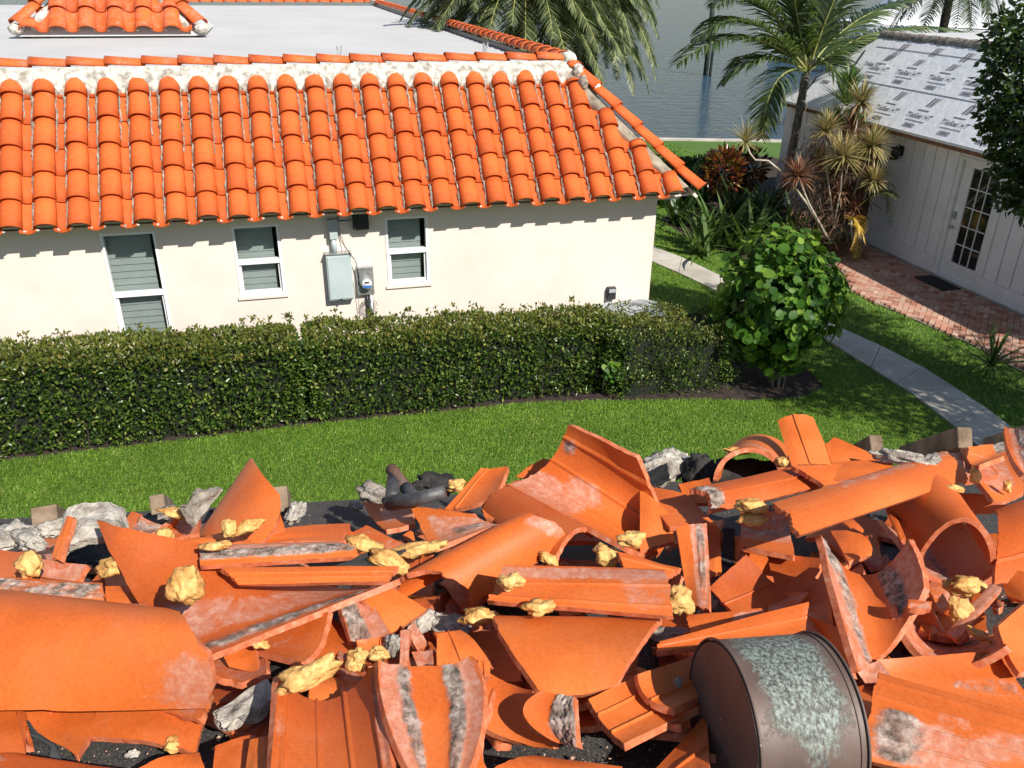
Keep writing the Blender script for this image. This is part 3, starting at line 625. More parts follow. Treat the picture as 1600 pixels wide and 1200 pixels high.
# rough band of old mortar along the upper edge
V=[];F=[];n1,n2=160,6
for i in range(n1+1):
    y=YN+(FARY-TR-YN+.15)*i/n1
    for j in range(n2+1):
        f=j/n2; s=SR-.14-.05*mn.noise((y*3,0,4))-.03*mn.noise((y*14,0,4))+.30*f; q=kp(y,min(s,SR),0); q=q+Vector((max(0,s-SR),0,.03+.05*math.sin(f*math.pi)+.025*mn.noise((y*9,f*3,1))))
        if j in (0,n2): q.z-=.07
        V.append(tuple(q))
for i in range(n1):
    for j in range(n2): F.append((i*(n2+1)+j,i*(n2+1)+j+1,(i+1)*(n2+1)+j+1,(i+1)*(n2+1)+j))
link('ridge_mortar',npmesh('ridge_mortar',V,F,True),'mortar_grey',cot)
# printed underlayment: laps, words and marks
def onroof(x,y):
    r=ray(x,y); n=Vector((-.7071,0,.7071)); t=n.dot(Vector((EX,0,EZ))-O)/n.dot(r); P=O+r*t; return P.y,(P.x-EX)/.7071
RM=lambda y,s,h: Matrix(((0,.7071,-.7071,kp(y,s,h).x),(-1,0,0,kp(y,s,h).y),(0,.7071,.7071,kp(y,s,h).z),(0,0,0,1)))
def lap(y0,s0,y1,s1,w_=.012):
    m=MB(); a0,b0=kp(y0,s0,.004),kp(y1,s1,.004); d=(b0-a0).normalized(); n=Vector((-.7071,0,.7071)); u=d.cross(n)*w_
    m.prism([a0-u,b0-u,b0+u,a0+u],n*.006); m.build('lap_seam','seam_ink',rfo)
sA=onroof(1361.9,129.4)[1]; sB=onroof(1370,74)[1]
lap(18.6,sA,8,sA+.01,.005); lap(18.0,sB+.02,8,sB,.004)
q0,q1=onroof(1352,79),onroof(1335,103); lap(q0[0],q0[1],q1[0],q1[1],.03)
q0,q1=onroof(1277,120),onroof(1262,140); lap(q0[0],q0[1],q1[0],q1[1],.03)
def text_mesh(s,size,shear=.25,nm='words'):
    cu=bpy.data.curves.new(nm,'FONT'); cu.body=s; cu.size=size; cu.shear=shear; cu.extrude=.0015; cu.align_x='CENTER'; cu.offset=.001
    o=bpy.data.objects.new(nm,cu); COL.objects.link(o); dg=bpy.context.evaluated_depsgraph_get(); dg.update(); me=bpy.data.meshes.new_from_object(o.evaluated_get(dg)); bpy.data.objects.remove(o); bpy.data.curves.remove(cu); me.name=nm; me.materials.clear(); me.materials.append(M['print_ink']); return me
tme=text_mesh('TileSeal HT',.155); tme2=text_mesh('WEATHERLOCK',.05) if False else None
def mark_mesh():
    m=MB()
    for dx in (-.085,.0): m.prism([(dx-.03,-.11,0),(dx+.03,-.11,0),(dx+.075,.11,0),(dx+.015,.11,0)],(0,0,.0015))
    for dx in (.02,.055): m.prism([(dx,-.11,0),(dx+.012,-.11,0),(dx+.10,.11,0),(dx+.085,.11,0)],(0,0,.0015))
    me=m.mesh('logo_mark'); me.materials.append(M['print_ink']); return me
def box_mesh():
    m=MB(); 
    for a0,b0 in (((-.14,-.045),(.14,-.03)),((-.14,.03),(.14,.045)),((-.155,-.035),(-.14,.035)),((.14,-.035),(.155,.035)),((-.11,-.015),(.11,.015))): m.b2((*a0,0),(*b0,.0015))
    me=m.mesh('stamp'); me.materials.append(M['print_ink']); return me
def bar_mesh():
    m=MB(); m.b2((-.27,-.008,0),(.27,.008,.0015)); me=m.mesh('underline'); me.materials.append(M['print_ink']); return me
mk,bx_,br_=mark_mesh(),box_mesh(),bar_mesh()
sm_=MB(); sm_.b2((-.16,-.010,0),(.16,.010,.0012)); smm=sm_.mesh('small_print'); smm.materials.append(M['print_ink'])
def unit(px_,py_,full=True,only=None):
    y,s=onroof(px_,py_)
    if only!='mark':
        link('words',tme,None,rfo,RM(y,s-.06,.004)); link('small_print',smm,None,rfo,RM(y,s+.17,.004)); link('underline',br_,None,rfo,RM(y-.03,s-.15,.004)); link('stamp',bx_,None,rfo,RM(y+.02,s-.27,.004))
    if only!='words': link('logo_mark',mk,None,rfo,RM(y,s+.36,.004))
r3=[onroof(1385,170),onroof(1438,181),onroof(1491,194)]; dy3=(r3[0][0]-r3[2][0])/2
r2=[onroof(1419,113),onroof(1470,122),onroof(1525,134)]; dy2=(r2[0][0]-r2[2][0])/2
for i in range(-1,6):
    for rr,dd in ((r3,dy3),(r2,dy2)):
        y=rr[0][0]-dd*i; s=(rr[0][1]+rr[1][1]+rr[2][1])/3
        if y<8.6: continue
        link('words',tme,None,rfo,RM(y,s-.05,.006)); link('small_print',smm,None,rfo,RM(y,s+.14,.006)); link('underline',br_,None,rfo,RM(y-.03,s-.13,.006)); link('stamp',bx_,None,rfo,RM(y+.02,s-.25,.006))
        mm=s+(.36 if rr is r3 else .30); link('logo_mark',mk,None,rfo,RM(y-.05,mm,.006)@Matrix.Diagonal((1.0,1.0 if rr is r3 else .7,1,1)))
for px_,py_ in ((1412,75),(1463,82),(1512,90),(1395,88)):
    y,s=onroof(px_,py_); link('logo_mark',mk,None,rfo,RM(y,s,.006))
for px_,py_ in ((1255,150),(1290,128)):
    y,s=onroof(px_,py_); link('stamp',bx_,None,rfo,RM(y,s,.006))
y,s=onroof(1372,104); link('words',tme,None,rfo,RM(y+.25,s,.008)@Matrix.Diagonal((.8,.8,1,1)))
# ================================================================ WATERFRONT
def piling(px_,py_,r,h,label):
    c=at_z(px_,py_,-.62); m=MB(); m.tube([c+Vector((0,0,-1)),c+Vector((.03,0,h*.5)),c+Vector((.0,0,h)),c+Vector((0,0,h+.08))],[r,r*.97,r*.93,r*.6],12); tag(m.build('piling','piling_wood',None,True),label,'piling','pilings standing in the canal')
piling(1102,117,.17,4.35,'tall dark piling standing alone in the open water left of the coconut palm')
piling(1109,119,.10,2.9,'shorter thin dark piling close against the tall one in the water')
yt=empty('motor_yacht',(49,60,0)); tag(yt,'white motor yacht moored beyond the cottage, mostly hidden by palm fronds','boat')
def hull():
    m=MB(); L=18; st=[]
    for i in range(13):
        f=i/12; x=-L/2+L*f; b=2.4*(1-max(0,(f-.55)/.45)**2.2)+.02; z=1.9+.7*f*f
        st.append([(x,-b,z),(x,-b*.85,.1),(x,0,-.6),(x,b*.85,.1),(x,b,z)])
    V=[p for s in st for p in s]; F=[]
    for i in range(12):
        for j in range(4): F.append((i*5+j,(i+1)*5+j,(i+1)*5+j+1,i*5+j+1))
        F.append((i*5+4,(i+1)*5+4,(i+1)*5,i*5))
    F.append((0,1,2,3,4)); m.add(V,F); return m
YM=Matrix.Translation((49,60,-.5))@Matrix.Rotation(math.radians(152),4,'Z')@Matrix.Scale(1.25,4)
def ypart(name,mat,fn):
    m=MB(); fn(m); o=m.build(name,mat,None); o.parent=yt; setw(o,YM); return o
h=hull().build('hull','boat_white',None,False); h.parent=yt; setw(h,YM)
ypart('cabin','boat_white',lambda m:m.prism([(-6.5,-1.9,1.95),(3.5,-1.7,2.2),(1.8,-1.5,3.9),(-6,-1.7,3.8)],(0,3.5,0)))
ypart('cabin_window','boat_grey',lambda m:m.prism([(-5.8,-1.93,2.7),(2.4,-1.72,2.8),(1.9,-1.66,3.4),(-5.7,-1.85,3.4)],(0,-.03,0)))
ypart('flybridge','boat_white',lambda m:(m.b2((-5.5,-1.6,3.9),(0.5,1.7,4.5)),m.b2((-5,-1.5,5.9),(-1,1.6,6.0)),m.b2((-4.8,-1.4,4.5),(-4.7,-1.3,5.9)),m.b2((-1.3,1.3,4.5),(-1.2,1.4,5.9)),m.b2((-1.3,-1.4,4.5),(-1.2,-1.3,5.9))))
dk=empty('dock',(24,40,0)); tag(dk,'grey timber dock box and walkway by the moored white yacht','dock')
c=at_z(1340,118,-.62); 
part('walkway','dock_wood',dk,lambda m:m.b2((c.x-1,c.y,-.1),(c.x+22,c.y+1.6,.12)))
part('dock_box','boat_grey',dk,lambda m:m.prism([(c.x-.9,c.y+.1,.121),(c.x+1.2,c.y+.1,.121),(c.x+1.2,c.y+.1,1.7),(c.x+.2,c.y+.1,2.5),(c.x-.9,c.y+.1,1.6)],(0,1.2,0)))
for i in range(4): part('post','dock_wood',dk,lambda m:m.tube([(c.x+1.55+5.5*i,c.y-.1,-2),(c.x+1.55+5.5*i,c.y-.1,1.9)],.17,10))
# ================================================================ PLANTS
def N3(n,s=1.0,seed=0): return np.random.default_rng(seed).normal(0,s,(n,3))
def flatcloud(P,N,L,W,tilt=.5,seed=0,fold=.12):
    """leaves lying roughly in the surface with normal N, 8-gon outlines"""
    g=np.random.default_rng(seed); n=len(P); Nn=nrm(N+g.normal(0,tilt,(n,3))); X=nrm(np.cross(Nn,g.normal(0,1,(n,3)))); D=np.cross(X,Nn)
    sc_=g.uniform(.5,1.15,(n,1)); L=L*sc_; W=W*sc_*g.uniform(.85,1.05,(n,1)); k=8
    V=np.stack([P+D*L*.5*math.cos(2*math.pi*j/k)+X*W*.5*math.sin(2*math.pi*j/k)+Nn*W*fold*abs(math.sin(2*math.pi*j/k)) for j in range(k)],1).reshape(-1,3)
    i=np.arange(n)[:,None]*k
    return V,np.concatenate([i+[[0,1,2,3]],i+[[0,3,4,7]],i+[[4,5,6,7]]],0)
def hedge(name,label,x0,x1,y0,y1,h0,h1,seed,leaf='hedge_leaf',topleaf='hedge_top_leaf',dens=1700,L=.062,W=.036,rough=.07,z0=.06):
    h=empty(name,((x0+x1)/2,y0,0)); tag(h,label,'hedge',None)
    g=np.random.default_rng(seed); hh=lambda x:h0+(h1-h0)*(x-x0)/(x1-x0)
    PT=[];NN=[]
    def face(n,fn,nv,lay=.10):
        u=g.random(n);v=g.random(n); P=fn(u,v); d=-np.abs(g.normal(0,lay,n))+.02
        k=np.array([mn.noise(Vector(p*2.2))+.5*mn.noise(Vector(p*6)) for p in P])*rough*1.6
        PT.append(P+np.array(nv)*(d+k)[:,None]); NN.append(np.tile(nv,(n,1)).astype(float))
    H=(h0+h1)/2
    face(int(dens*(x1-x0)*H),lambda u,v:np.stack([x0+(x1-x0)*u,y0+.05*v,z0+(hh(x0+(x1-x0)*u)-z0)*v],1),(0,-1,0.15))
    nf=len(PT[0])
    face(int(dens*.35*(x1-x0)*H),lambda u,v:np.stack([x0+(x1-x0)*u,y1+0*v,z0+(hh(x0+(x1-x0)*u)-z0)*v],1),(0,1,0.15))
    for xx,nx in ((x0,-1),(x1,1)): face(int(dens*(y1-y0)*H),lambda u,v:np.stack([xx+0*u,y0+(y1-y0)*u,z0+(hh(xx)-z0)*v],1),(nx,0,.15))
    P=np.concatenate(PT);N=np.concatenate(NN)
    # a rounded upper edge
    leaves('foliage',leaf,P,N+np.array([0,0,.2]),L,W,h,spread=.9,seed=seed)
    PT.clear();NN.clear()
    face(int(dens*1.1*(x1-x0)*(y1-y0)),lambda u,v:np.stack([x0+(x1-x0)*u,y0+(y1-y0)*v,hh(x0+(x1-x0)*u)-.10*(np.abs(v-.5)*2)**4],1),(0,0,1),.07)
    n=int(20*(x1-x0)); xs_=x0+(x1-x0)*g.random(n); ys=y0+(y1-y0)*g.random(n); tp=[];
    for a0,b0 in zip(xs_,ys):   # new shoots above the cut
        q=g.uniform(.03,.09)
        for _ in range(7): tp.append((a0+g.normal(0,.018),b0+g.normal(0,.018),hh(a0)+q*g.random()+.02))
    tp=np.array(tp); P=np.concatenate(PT+[tp]);N=np.concatenate(NN+[np.tile((0,0,1.),(len(tp),1))])
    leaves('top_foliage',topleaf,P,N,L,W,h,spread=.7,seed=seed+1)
    m=MB(); m.b2((x0+.12,y0+.12,.0),(x1-.12,y1-.10,min(h0,h1)-.12)); m.build('shade_core','dark_core',h)  # near-black box stands in for the shade inside the hedge
    for i in range(int((x1-x0)*3)):
        a0=g.uniform(x0+.08,x1-.08); m=None
    mm=MB()
    for i in range(int((x1-x0)*5)):
        a0=g.uniform(x0+.08,x1-.08); b0=y0+g.uniform(.02,.2); mm.tube([(a0,b0+.05,0),(a0+g.normal(0,.05),b0,.25),(a0+g.normal(0,.1),b0+.02,.5)],[.012,.009,.005],5)
    o_=mm.build('stems','branch',h); o_['kind']='stuff'; return h
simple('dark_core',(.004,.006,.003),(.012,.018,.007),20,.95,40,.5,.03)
hedge('hedge','long clipped hedge before the cream wall, left part with its brownish top',-7,-.12,10.14,11.05,1.30,1.19,11)
hedge('hedge','clipped dark green hedge below the electric meter, middle part right of the gap',-.02,4.25,10.12,11.05,1.20,1.04,12)
hedge('hedge','looser small-leaved hedge end beside the round sea grape shrub',4.2,5.95,9.78,10.85,1.08,.98,13,L=.045,W=.028,rough=.16)
# yellow weeds poking out of the hedge
wd=empty('vine',(4.2,9.8,.4)); tag(wd,'pale green heart-leaved vine climbing out of the hedge near the lawn','vine')
P=np.array([(3.98+.33*random.random(),9.80+.08*random.random(),.30+.32*random.random()) for _ in range(34)]); V,F=flatcloud(P,np.tile((0,-.8,.6),(34,1)),.10,.09,.5,5); link('leaves',npmesh('leaves',V,F),'seagrape_leaf',wd)
part('stem','cane',wd,lambda m:m.tube([(4.1,10.1,0),(4.05,9.95,.3),(4.2,9.86,.5)],.008,5))
# sea grape
sg=empty('sea_grape_shrub',(6.78,9.75,0)); tag(sg,'big round sea grape shrub with glossy round leaves at the end of the hedge','shrub')
g=np.random.default_rng(3); n=2100; d=nrm(g.normal(0,1,(n,3))); rr=(.55+.45*g.random(n)**.45); lump=np.array([mn.noise(Vector(q*2.5)) for q in d])*.16
C_=np.array((6.68,9.9,1.27)); P=C_+d*np.array((.86,.82,1.02))*(rr+lump*2.3)[:,None]; P=P[(P[:,2]>.20)]; d=nrm(P-C_)
V,F=flatcloud(P,d+np.array((.1,-.15,.35)),.165,.150,.5,4); link('leaves',npmesh('leaves',V,F),'seagrape_leaf',sg)
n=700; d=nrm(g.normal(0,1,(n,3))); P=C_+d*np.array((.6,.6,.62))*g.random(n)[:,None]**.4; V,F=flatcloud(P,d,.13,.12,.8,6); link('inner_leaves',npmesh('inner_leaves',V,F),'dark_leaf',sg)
for i in range(7):
    a=i*.9; part('stem','trunk_grey',sg,lambda m:m.tube([(6.72+.10*math.cos(a),9.72+.08*math.sin(a),0),(6.7+.16*math.cos(a),9.75+.14*math.sin(a),.45),(6.68+.4*math.cos(a),9.9+.4*math.sin(a),1.3)],[.022,.018,.008],7),0,True)
# the spreading tree at the right
tr=empty('tree',(12.0,5.2,0)); tag(tr,'dark leafy tree overhanging the cottage roof at the right edge','tree')
cl=[(1582,55,9.0,.42),(1550,95,9.0,.30),(1592,120,9,.5),(1548,160,9,.34),(1585,200,8.8,.5),(1556,225,8.9,.36),(1540,205,9,.24),(1572,285,8.8,.34),(1558,318,8.8,.20),(1592,325,8.7,.30),(1600,255,8.7,.45),(1625,60,8.7,.7),(1640,180,8.3,.8),(1640,300,8.3,.6),(1532,130,9.0,.17),(1528,185,9.0,.15),(1545,265,8.9,.18)]
C=[(at_Y(a0+16,b0-8,Y),r*.88) for a0,b0,Y,r in cl]+[(Vector((8.75,6.9,4.6)),.62),(Vector((8.6,6.2,4.3)),.6),(Vector((9.3,7.6,4.7)),.5)]
g=np.random.default_rng(21)
while len(C)<72:
    q=nrm(g.normal(0,1,3))*g.random()**.35; p=Vector((10.7+2.35*q[0],5.9+2.9*q[1],4.35+1.25*q[2]))
    s=(p.x)/(p.y+.01); 
    if s<.98 and p.y>.5: continue
    if p.y<2.2: continue
    C.append((p,g.uniform(.45,.8)))
P=[];N=[]
for c,r in C:
    n=int((2700 if c.x/c.y<1.3 and c.y>7.5 else 1250)*r*r); q=nrm(g.normal(0,1,(n,3))); k=np.array([mn.noise(Vector(a*2.1)+c) for a in q])*.5
    P.append(np.array(c)+q*(r*(g.random(n)**.4+k))[:,None]*np.array((1,1,.8))); N.append(q+np.array((0,0,-.25)))
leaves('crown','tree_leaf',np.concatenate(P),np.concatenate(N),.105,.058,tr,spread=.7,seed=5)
part('trunk','branch',tr,lambda m:m.tube([(12,5.2,0),(11.8,5.3,1.2),(11.3,5.6,2.6),(10.8,6,3.8)],[.17,.15,.12,.08],12),0,True)
for c,r in C[::2]: part('limb','branch',tr,lambda m:m.tube([(11.2,5.65,2.8),Vector((11.0,5.8,3.2)).lerp(c,.5)+Vector((0,0,.15)),c],[.05,.028,.008],6),0,True)
# palm fronds
def frond(V,F,base,mid,tip,n,ll,lw,g,hang=.55,ang=.75,stiff=.5,rach=None,rv=None,rf=None):
    base,mid,tip=Vector(base),Vector(mid),Vector(tip); pts=[]
    for i in range(n+1):
        t=i/n; pts.append(base*(1-t)**2+mid*2*t*(1-t)+tip*t*t)
    for i in range(int(n*.12),n+1):
        t=i/n; p=pts[i]; d=(pts[min(i+1,n)]-pts[i-1]).normalized(); s=d.cross(Vector((0,0,1)))
        if s.length<.1: s=Vector((1,0,0))
        s.normalize(); l=ll*(math.sin(math.pi*min(1,.12+t*.86))**.55)*g.uniform(.85,1.12)
        for sd in (-1,1):
            dv=(s*sd*math.sin(ang)+d*math.cos(ang)+Vector((0,0,.12))+Vector(g.normal(0,.06,3))).normalized(); q=p.copy(); k=len(V); seg=3
            sidev=dv.cross(Vector((0,0,1))).normalized() if abs(dv.z)<.95 else Vector((1,0,0))
            wv=(d*.8+Vector((0,0,.5))*g.uniform(.2,1)).normalized()
            for j in range(seg+1):
                w=lw*(1,1,.75,.08)[j]; V.append(tuple(q-wv*w/2)); V.append(tuple(q+wv*w/2)); q=q+dv*l/seg; dv=(dv+Vector((0,0,-hang*(j+1)*.5))).normalized()
            F+= [(k+2*j,k+2*j+1,k+2*j+3,k+2*j+2) for j in range(seg)]
    return pts
def palm(name,label,crown,fronds,base,mat,trr,ll,lw,seed,n=56,hang=.5,trunkmat='trunk_grey',rachmat='rachis',tr_r=.13,ang=.8):
    o=empty(name,base); tag(o,label,'palm tree'); g=np.random.default_rng(seed); crown=Vector(crown)
    for mid,tip in fronds:
        V=[];F=[]; pts=frond(V,F,crown,mid,tip,n,ll,lw,g,hang,ang); fo=link('frond',npmesh('frond',V,F),mat,o)
        m=MB(); m.tube(pts[::4]+[pts[-1]],[.03*(1-i/(len(pts[::4])+1))+.004 for i in range(len(pts[::4])+1)],5); m.build('rachis',rachmat,fo,smooth=True)
    b=Vector(base); m=MB(); ps=[b.lerp(crown,t)+Vector((.04*math.sin(t*4),0,0)) for t in [i/14 for i in range(15)]]; m.tube(ps,[tr_r*(1.25 if i==0 else 1)+(.012 if i%2 else -.004) for i in range(15)],12); m.build('trunk',trunkmat,o,smooth=True); return o
simple('rachis',(.22,.24,.07),(.42,.42,.14),8,.5,40,.2,.004)
cr=at_Y(1262,112,18.4); Pp=lambda x,y,Y: at_Y(x,y,Y)
palm('coconut_palm','coconut palm with long arching fronds at the corner of the cottage',cr,[
 (Pp(1165,10,17.8),Pp(1058,100,17.2)),(Pp(1190,-50,18.2),Pp(1120,10,17.6)),(Pp(1230,-60,18.4),Pp(1165,-60,18.0)),(Pp(1275,20,18.3),Pp(1290,-60,17.6)),
 (Pp(1320,20,18.6),Pp(1420,0,19.5)),(Pp(1360,20,19),Pp(1500,50,20)),(Pp(1300,-10,17.5),Pp(1340,-70,17.0)),(Pp(1185,60,18.0),Pp(1130,130,18.6)),(Pp(1200,90,17.4),Pp(1190,215,17.6)),
 (Pp(1235,60,19.5),Pp(1200,60,21)),(Pp(1240,-10,17.9),Pp(1225,-90,17.7)),(Pp(1295,70,17.6),Pp(1330,150,17.3)),(Pp(1330,60,19.2),Pp(1370,60,20.3)),(Pp(1170,-20,17.5),Pp(1090,60,17.6)),(Pp(1310,-30,18.0),Pp(1370,-20,18.0))],
 at_Y(1246,335,18.5)*1.0 if False else Vector((11.95,18.5,0)),'coconut_leaf',None,.85,.055,31,72,.42,'trunk_dark','rachis',.095)
# date palm beyond the roof
g=np.random.default_rng(41); fr=[]; c=at_Y(820,-30,23.5)
for i in range(72):
    a=i*2.399; el=.95-1.75*(i/72); R_=3.1*g.uniform(.85,1.1); dx,dy=math.cos(a),math.sin(a)
    mid=c+Vector((dx*R_*.62,dy*R_*.62,.4+1.3*el)); tip=c+Vector((dx*R_*(1.0),dy*R_*1.0,-1.3+1.5*el)); fr.append((mid,tip))
palm('date_palm','grey-green date palm with drooping feathery fronds beyond the flat roof',c,fr,(c.x,c.y,0),'palm_leaf',None,.6,.055,42,80,.35,'branch','rachis',.25,.7)
c=at_Y(925,-12,24.5); fr=[]
for i in range(46):
    a=i*2.399+1; R_=2.0*g.uniform(.85,1.1); el=.8-1.5*i/46; fr.append((c+Vector((math.cos(a)*R_*.6,math.sin(a)*R_*.6,.3+1.2*el)),c+Vector((math.cos(a)*R_,math.sin(a)*R_,-1.6+1.7*el))))
palm('date_palm','second drooping date palm close to the water, right of the roof palm',c,fr,(c.x,c.y,0),'palm_leaf',None,.55,.055,43,64,.35,'branch','rachis',.22,.7)
c=at_Y(1490,-30,30); fr=[]
for i in range(16):
    a=i*2.399; R_=2.0; el=.5-1.0*i/16; fr.append((c+Vector((math.cos(a)*R_*.6,math.sin(a)*R_*.6,.5+1.0*el)),c+Vector((math.cos(a)*R_,math.sin(a)*R_,-1.6+1.2*el))))
palm('fan_palm','dark palm hanging over the far dock above the cottage roof',c,fr,(c.x,c.y,-.7),'dark_leaf',None,.7,.05,44,40,.5,'branch','branch',.16,.9)
# tufts on canes
def tuft(name,c,r,mat,seed,par,n=120,w=.024,up=.25):
    g=np.random.default_rng(seed); V=[];F=[]
    for i in range(n):
        d=Vector(g.normal(0,1,3)).normalized(); 
        if d.z<-.75: continue
        k=len(V); vs,fs=strap(g,c,(d.x,d.y,d.z+up),r*g.uniform(.75,1.15),w,.35+.2*g.random(),4); V+=[tuple(v) for v in vs]; F+=[tuple(q+k for q in f) for f in fs]
    return link(name,npmesh(name,V,F),mat,par)
dra=empty('dracaena',(11.55,15.35,0)); tag(dra,'tall dracaena clump with gold and red spiky tufts on thin pale canes','shrub')
base=Vector((11.55,15.35,0))
for i,(px_,py_,Y,r,mt_) in enumerate([(1290,205,15.2,.42,'gold_tuft_leaf'),(1345,160,15.4,.50,'gold_tuft_leaf'),(1318,245,14.9,.52,'gold_tuft_leaf'),(1362,228,15.1,.46,'gold_tuft_leaf'),(1247,275,15.0,.42,'red_tuft_leaf'),(1366,283,14.8,.36,'gold_tuft_leaf'),(1310,300,15.3,.34,'red_tuft_leaf'),(1338,325,15.0,.30,'red_tuft_leaf'),(1330,200,15.6,.42,'red_tuft_leaf'),(1300,270,15.6,.40,'dry_thatch'),(1345,262,15.5,.36,'red_tuft_leaf'),(1280,250,15.8,.40,'dry_thatch')]):
    c=at_Y(px_,py_,Y); tuft('tuft',c,r*1.15,mt_,60+i,dra,260,.030)
    b=base+Vector((random.uniform(-.25,.25),random.uniform(-.2,.25),0)); 
    part('cane','cane',dra,lambda m:m.tube([b,b.lerp(c,.35)+Vector((random.uniform(-.08,.08),0,-.05)),b.lerp(c,.7)+Vector((random.uniform(-.06,.06),0,-.04)),c],[.028,.024,.02,.016],6),0,True)
c=at_Y(1165,222,15.4); tuft('tuft',c,.50,'gold_tuft_leaf',80,dra,110,.024,.5)
part('cane','cane',dra,lambda m:m.tube([base+Vector((-.1,0,.1)),at_Y(1262,320,15.2),at_Y(1226,272,15.2),at_Y(1200,251,15.3),at_Y(1180,250,15.35),at_Y(1172,240,15.4),c],[.03,.026,.022,.02,.02,.019,.017],7),0,True)
th=[]
for (px_,py_,Y) in [(1290,330,15.5),(1315,345,15.2),(1270,300,15.6),(1325,300,15.4),(1300,250,15.7),(1265,260,15.9),(1285,360,15.5),(1340,280,15.6)]:
    c=at_Y(px_,py_,Y); g=np.random.default_rng(int(px_)); P=np.array(c)+g.normal(0,1,(420,3))*np.array((.24,.2,.42)); th.append(P)
P=np.concatenate(th); leaves('dead_leaves','dry_thatch',P,np.tile((0,0,-1.),(len(P),1)),.32,.018,dra,spread=.8,seed=9)
# green strap plant leaning on the cottage eave
pn=empty('screw_pine',(12.0,16.3,0)); tag(pn,'bright green long-leaved plant rising behind the gold tufts at the eave','shrub')
for i,(px_,py_,Y,r) in enumerate([(1322,150,16.2,.75),(1305,185,16.3,.6),(1335,190,16.0,.6),(1325,120,16.2,.5)]): tuft('leaf_tuft',at_Y(px_,py_+15,Y),r,'pandan_leaf',90+i,pn,60,.05,1.1)
part('stem','cane',pn,lambda m:m.tube([(12.0,16.3,0),(11.95,16.3,1.2),at_Y(1320,180,16.3)],[.06,.05,.04],8),0,True)
yp=empty('areca_palm',(11.9,15.0,0)); tag(yp,'small areca palm with one yellow frond beside the dark cottage window','palm tree')
g=np.random.default_rng(5)
for j,(mid,tip,mt_) in enumerate([(at_Y(1395,260,14.6),at_Y(1392,350,14.2),'coconut_leaf'),(at_Y(1375,285,14.7),at_Y(1400,310,14.0),'coconut_leaf'),(at_Y(1345,345,14.6),at_Y(1338,400,14.4),'yellow_palm_leaf'),(at_Y(1335,320,14.4),at_Y(1352,378,14.2),'yellow_palm_leaf')]):
    V=[];F=[]; b=at_Y(1335,330,14.9) if j<2 else at_Y(1325,350,14.7); pts=frond(V,F,b,mid,tip,26,.34,.026,g,.4,.7); fo=link('frond',npmesh('frond',V,F),mt_,yp); mm=MB(); mm.tube(pts[::4],.008,5); mm.build('rachis','rachis',fo)
part('stem','cane',yp,lambda m:m.tube([(11.75,15.0,0),at_Y(1330,345,14.8)],[.03,.02],7),0,True)
# strap-leaved lilies
leafmat('shaded_lily',[(0,(.012,.03,.008)),(.6,(.03,.065,.015)),(1,(.07,.11,.03))],.35,.15)  # darker copy of the lily leaf, with the bed's shade in its colour
def lily(px_,py_,L_,n,seed,label,mat='crinum_leaf',w=.085):
    c=at_z(px_,py_,0); o=empty('spider_lily',c); tag(o,label,'lily plant'); g=np.random.default_rng(seed)
    for i in range(n):
        a=g.uniform(0,6.28); u=g.uniform(.7,2.8); b=c+Vector((g.normal(0,.13),g.normal(0,.13),0)); vs,fs=strap(g,b,(math.cos(a),math.sin(a),u),L_*1.4*g.uniform(.7,1.15),w*1.3,g.uniform(.5,1.3),6)
        link('leaf',npmesh('leaf',[tuple(v) for v in vs],fs),mat,o)
for i,(a0,b0,L_,n,lb) in enumerate([(1120,385,.95,34,'bright strap-leaved lily nearest the concrete path, left of the round shrub'),(1165,395,.95,34,'full clump of lily leaves directly behind the round shrub'),(1215,385,.85,30,'lily clump with narrow leaves right behind the shrub top'),(1062,350,.85,26,'dark lily clump under the right corner of the orange roof'),(1145,350,.9,28,'lily clump in the shade at the middle of the bed'),(1200,345,.85,28,'shaded lily clump in front of the dark clipped hedge'),(1095,325,.8,22,'rear lily clump behind the tile roof corner'),(1245,370,.8,24,'lily clump against the dracaena canes')]): lily(a0,b0,L_,n,200+i,lb,'crinum_leaf' if i<3 else 'shaded_lily')
for i,(a0,b0,L_,n,lb) in enumerate([(1090,398,.8,26,'low lily clump at the very edge of the concrete path near the house corner'),(1245,400,.85,26,'green lily clump between the sea grape top and the dracaena canes'),(1040,322,.8,22,'leftmost lily clump showing just under the roof tile corner'),(1175,360,.95,28,'tall dark lily clump at the middle of the planting bed')]): lily(a0,b0,L_,n,240+i,lb,'crinum_leaf' if i<2 else 'shaded_lily')
def bush(name,label,c,r,n,mat,L,W,seed,cat='shrub'):
    o=empty(name,(c[0],c[1],0)); tag(o,label,cat); g=np.random.default_rng(seed); q=nrm(g.normal(0,1,(n,3))); P=np.array(c)+q*np.array(r)*(g.random(n)**.35)[:,None]; P[:,2]=np.maximum(P[:,2],.04)
    leaves('foliage',mat,P,q+np.array((0,0,.3)),L,W,o,spread=.7,seed=seed); part('stem','branch',o,lambda m:m.tube([(c[0],c[1],0),(c[0],c[1],c[2])],[.03,.015],6)); return o
c=at_Y(1132,250,19.3); bush('croton','dark red and yellow croton at the left under the curved cane',(c.x,c.y,1.0),(.42,.42,.55),420,'croton_leaf',.22,.085,301)
c=at_Y(1172,248,19.6); bush('croton','deep red croton just right of the lone gold tuft',(c.x,c.y,1.0),(.45,.4,.5),380,'croton_leaf',.20,.08,302)
c=at_Y(1310,395,14.7); bush('bromeliad','low reddish plant on the mulch by the brick path corner',(11.45,14.95,.10),(.35,.4,.16),220,'red_tuft_leaf',.22,.03,303)
hedge('clipped_hedge','dark shaded clipped hedge behind the crotons on the water side',9.6,12.3,20.3,21.5,.95,.95,15,'dark_leaf','dark_leaf',420,.1,.06)
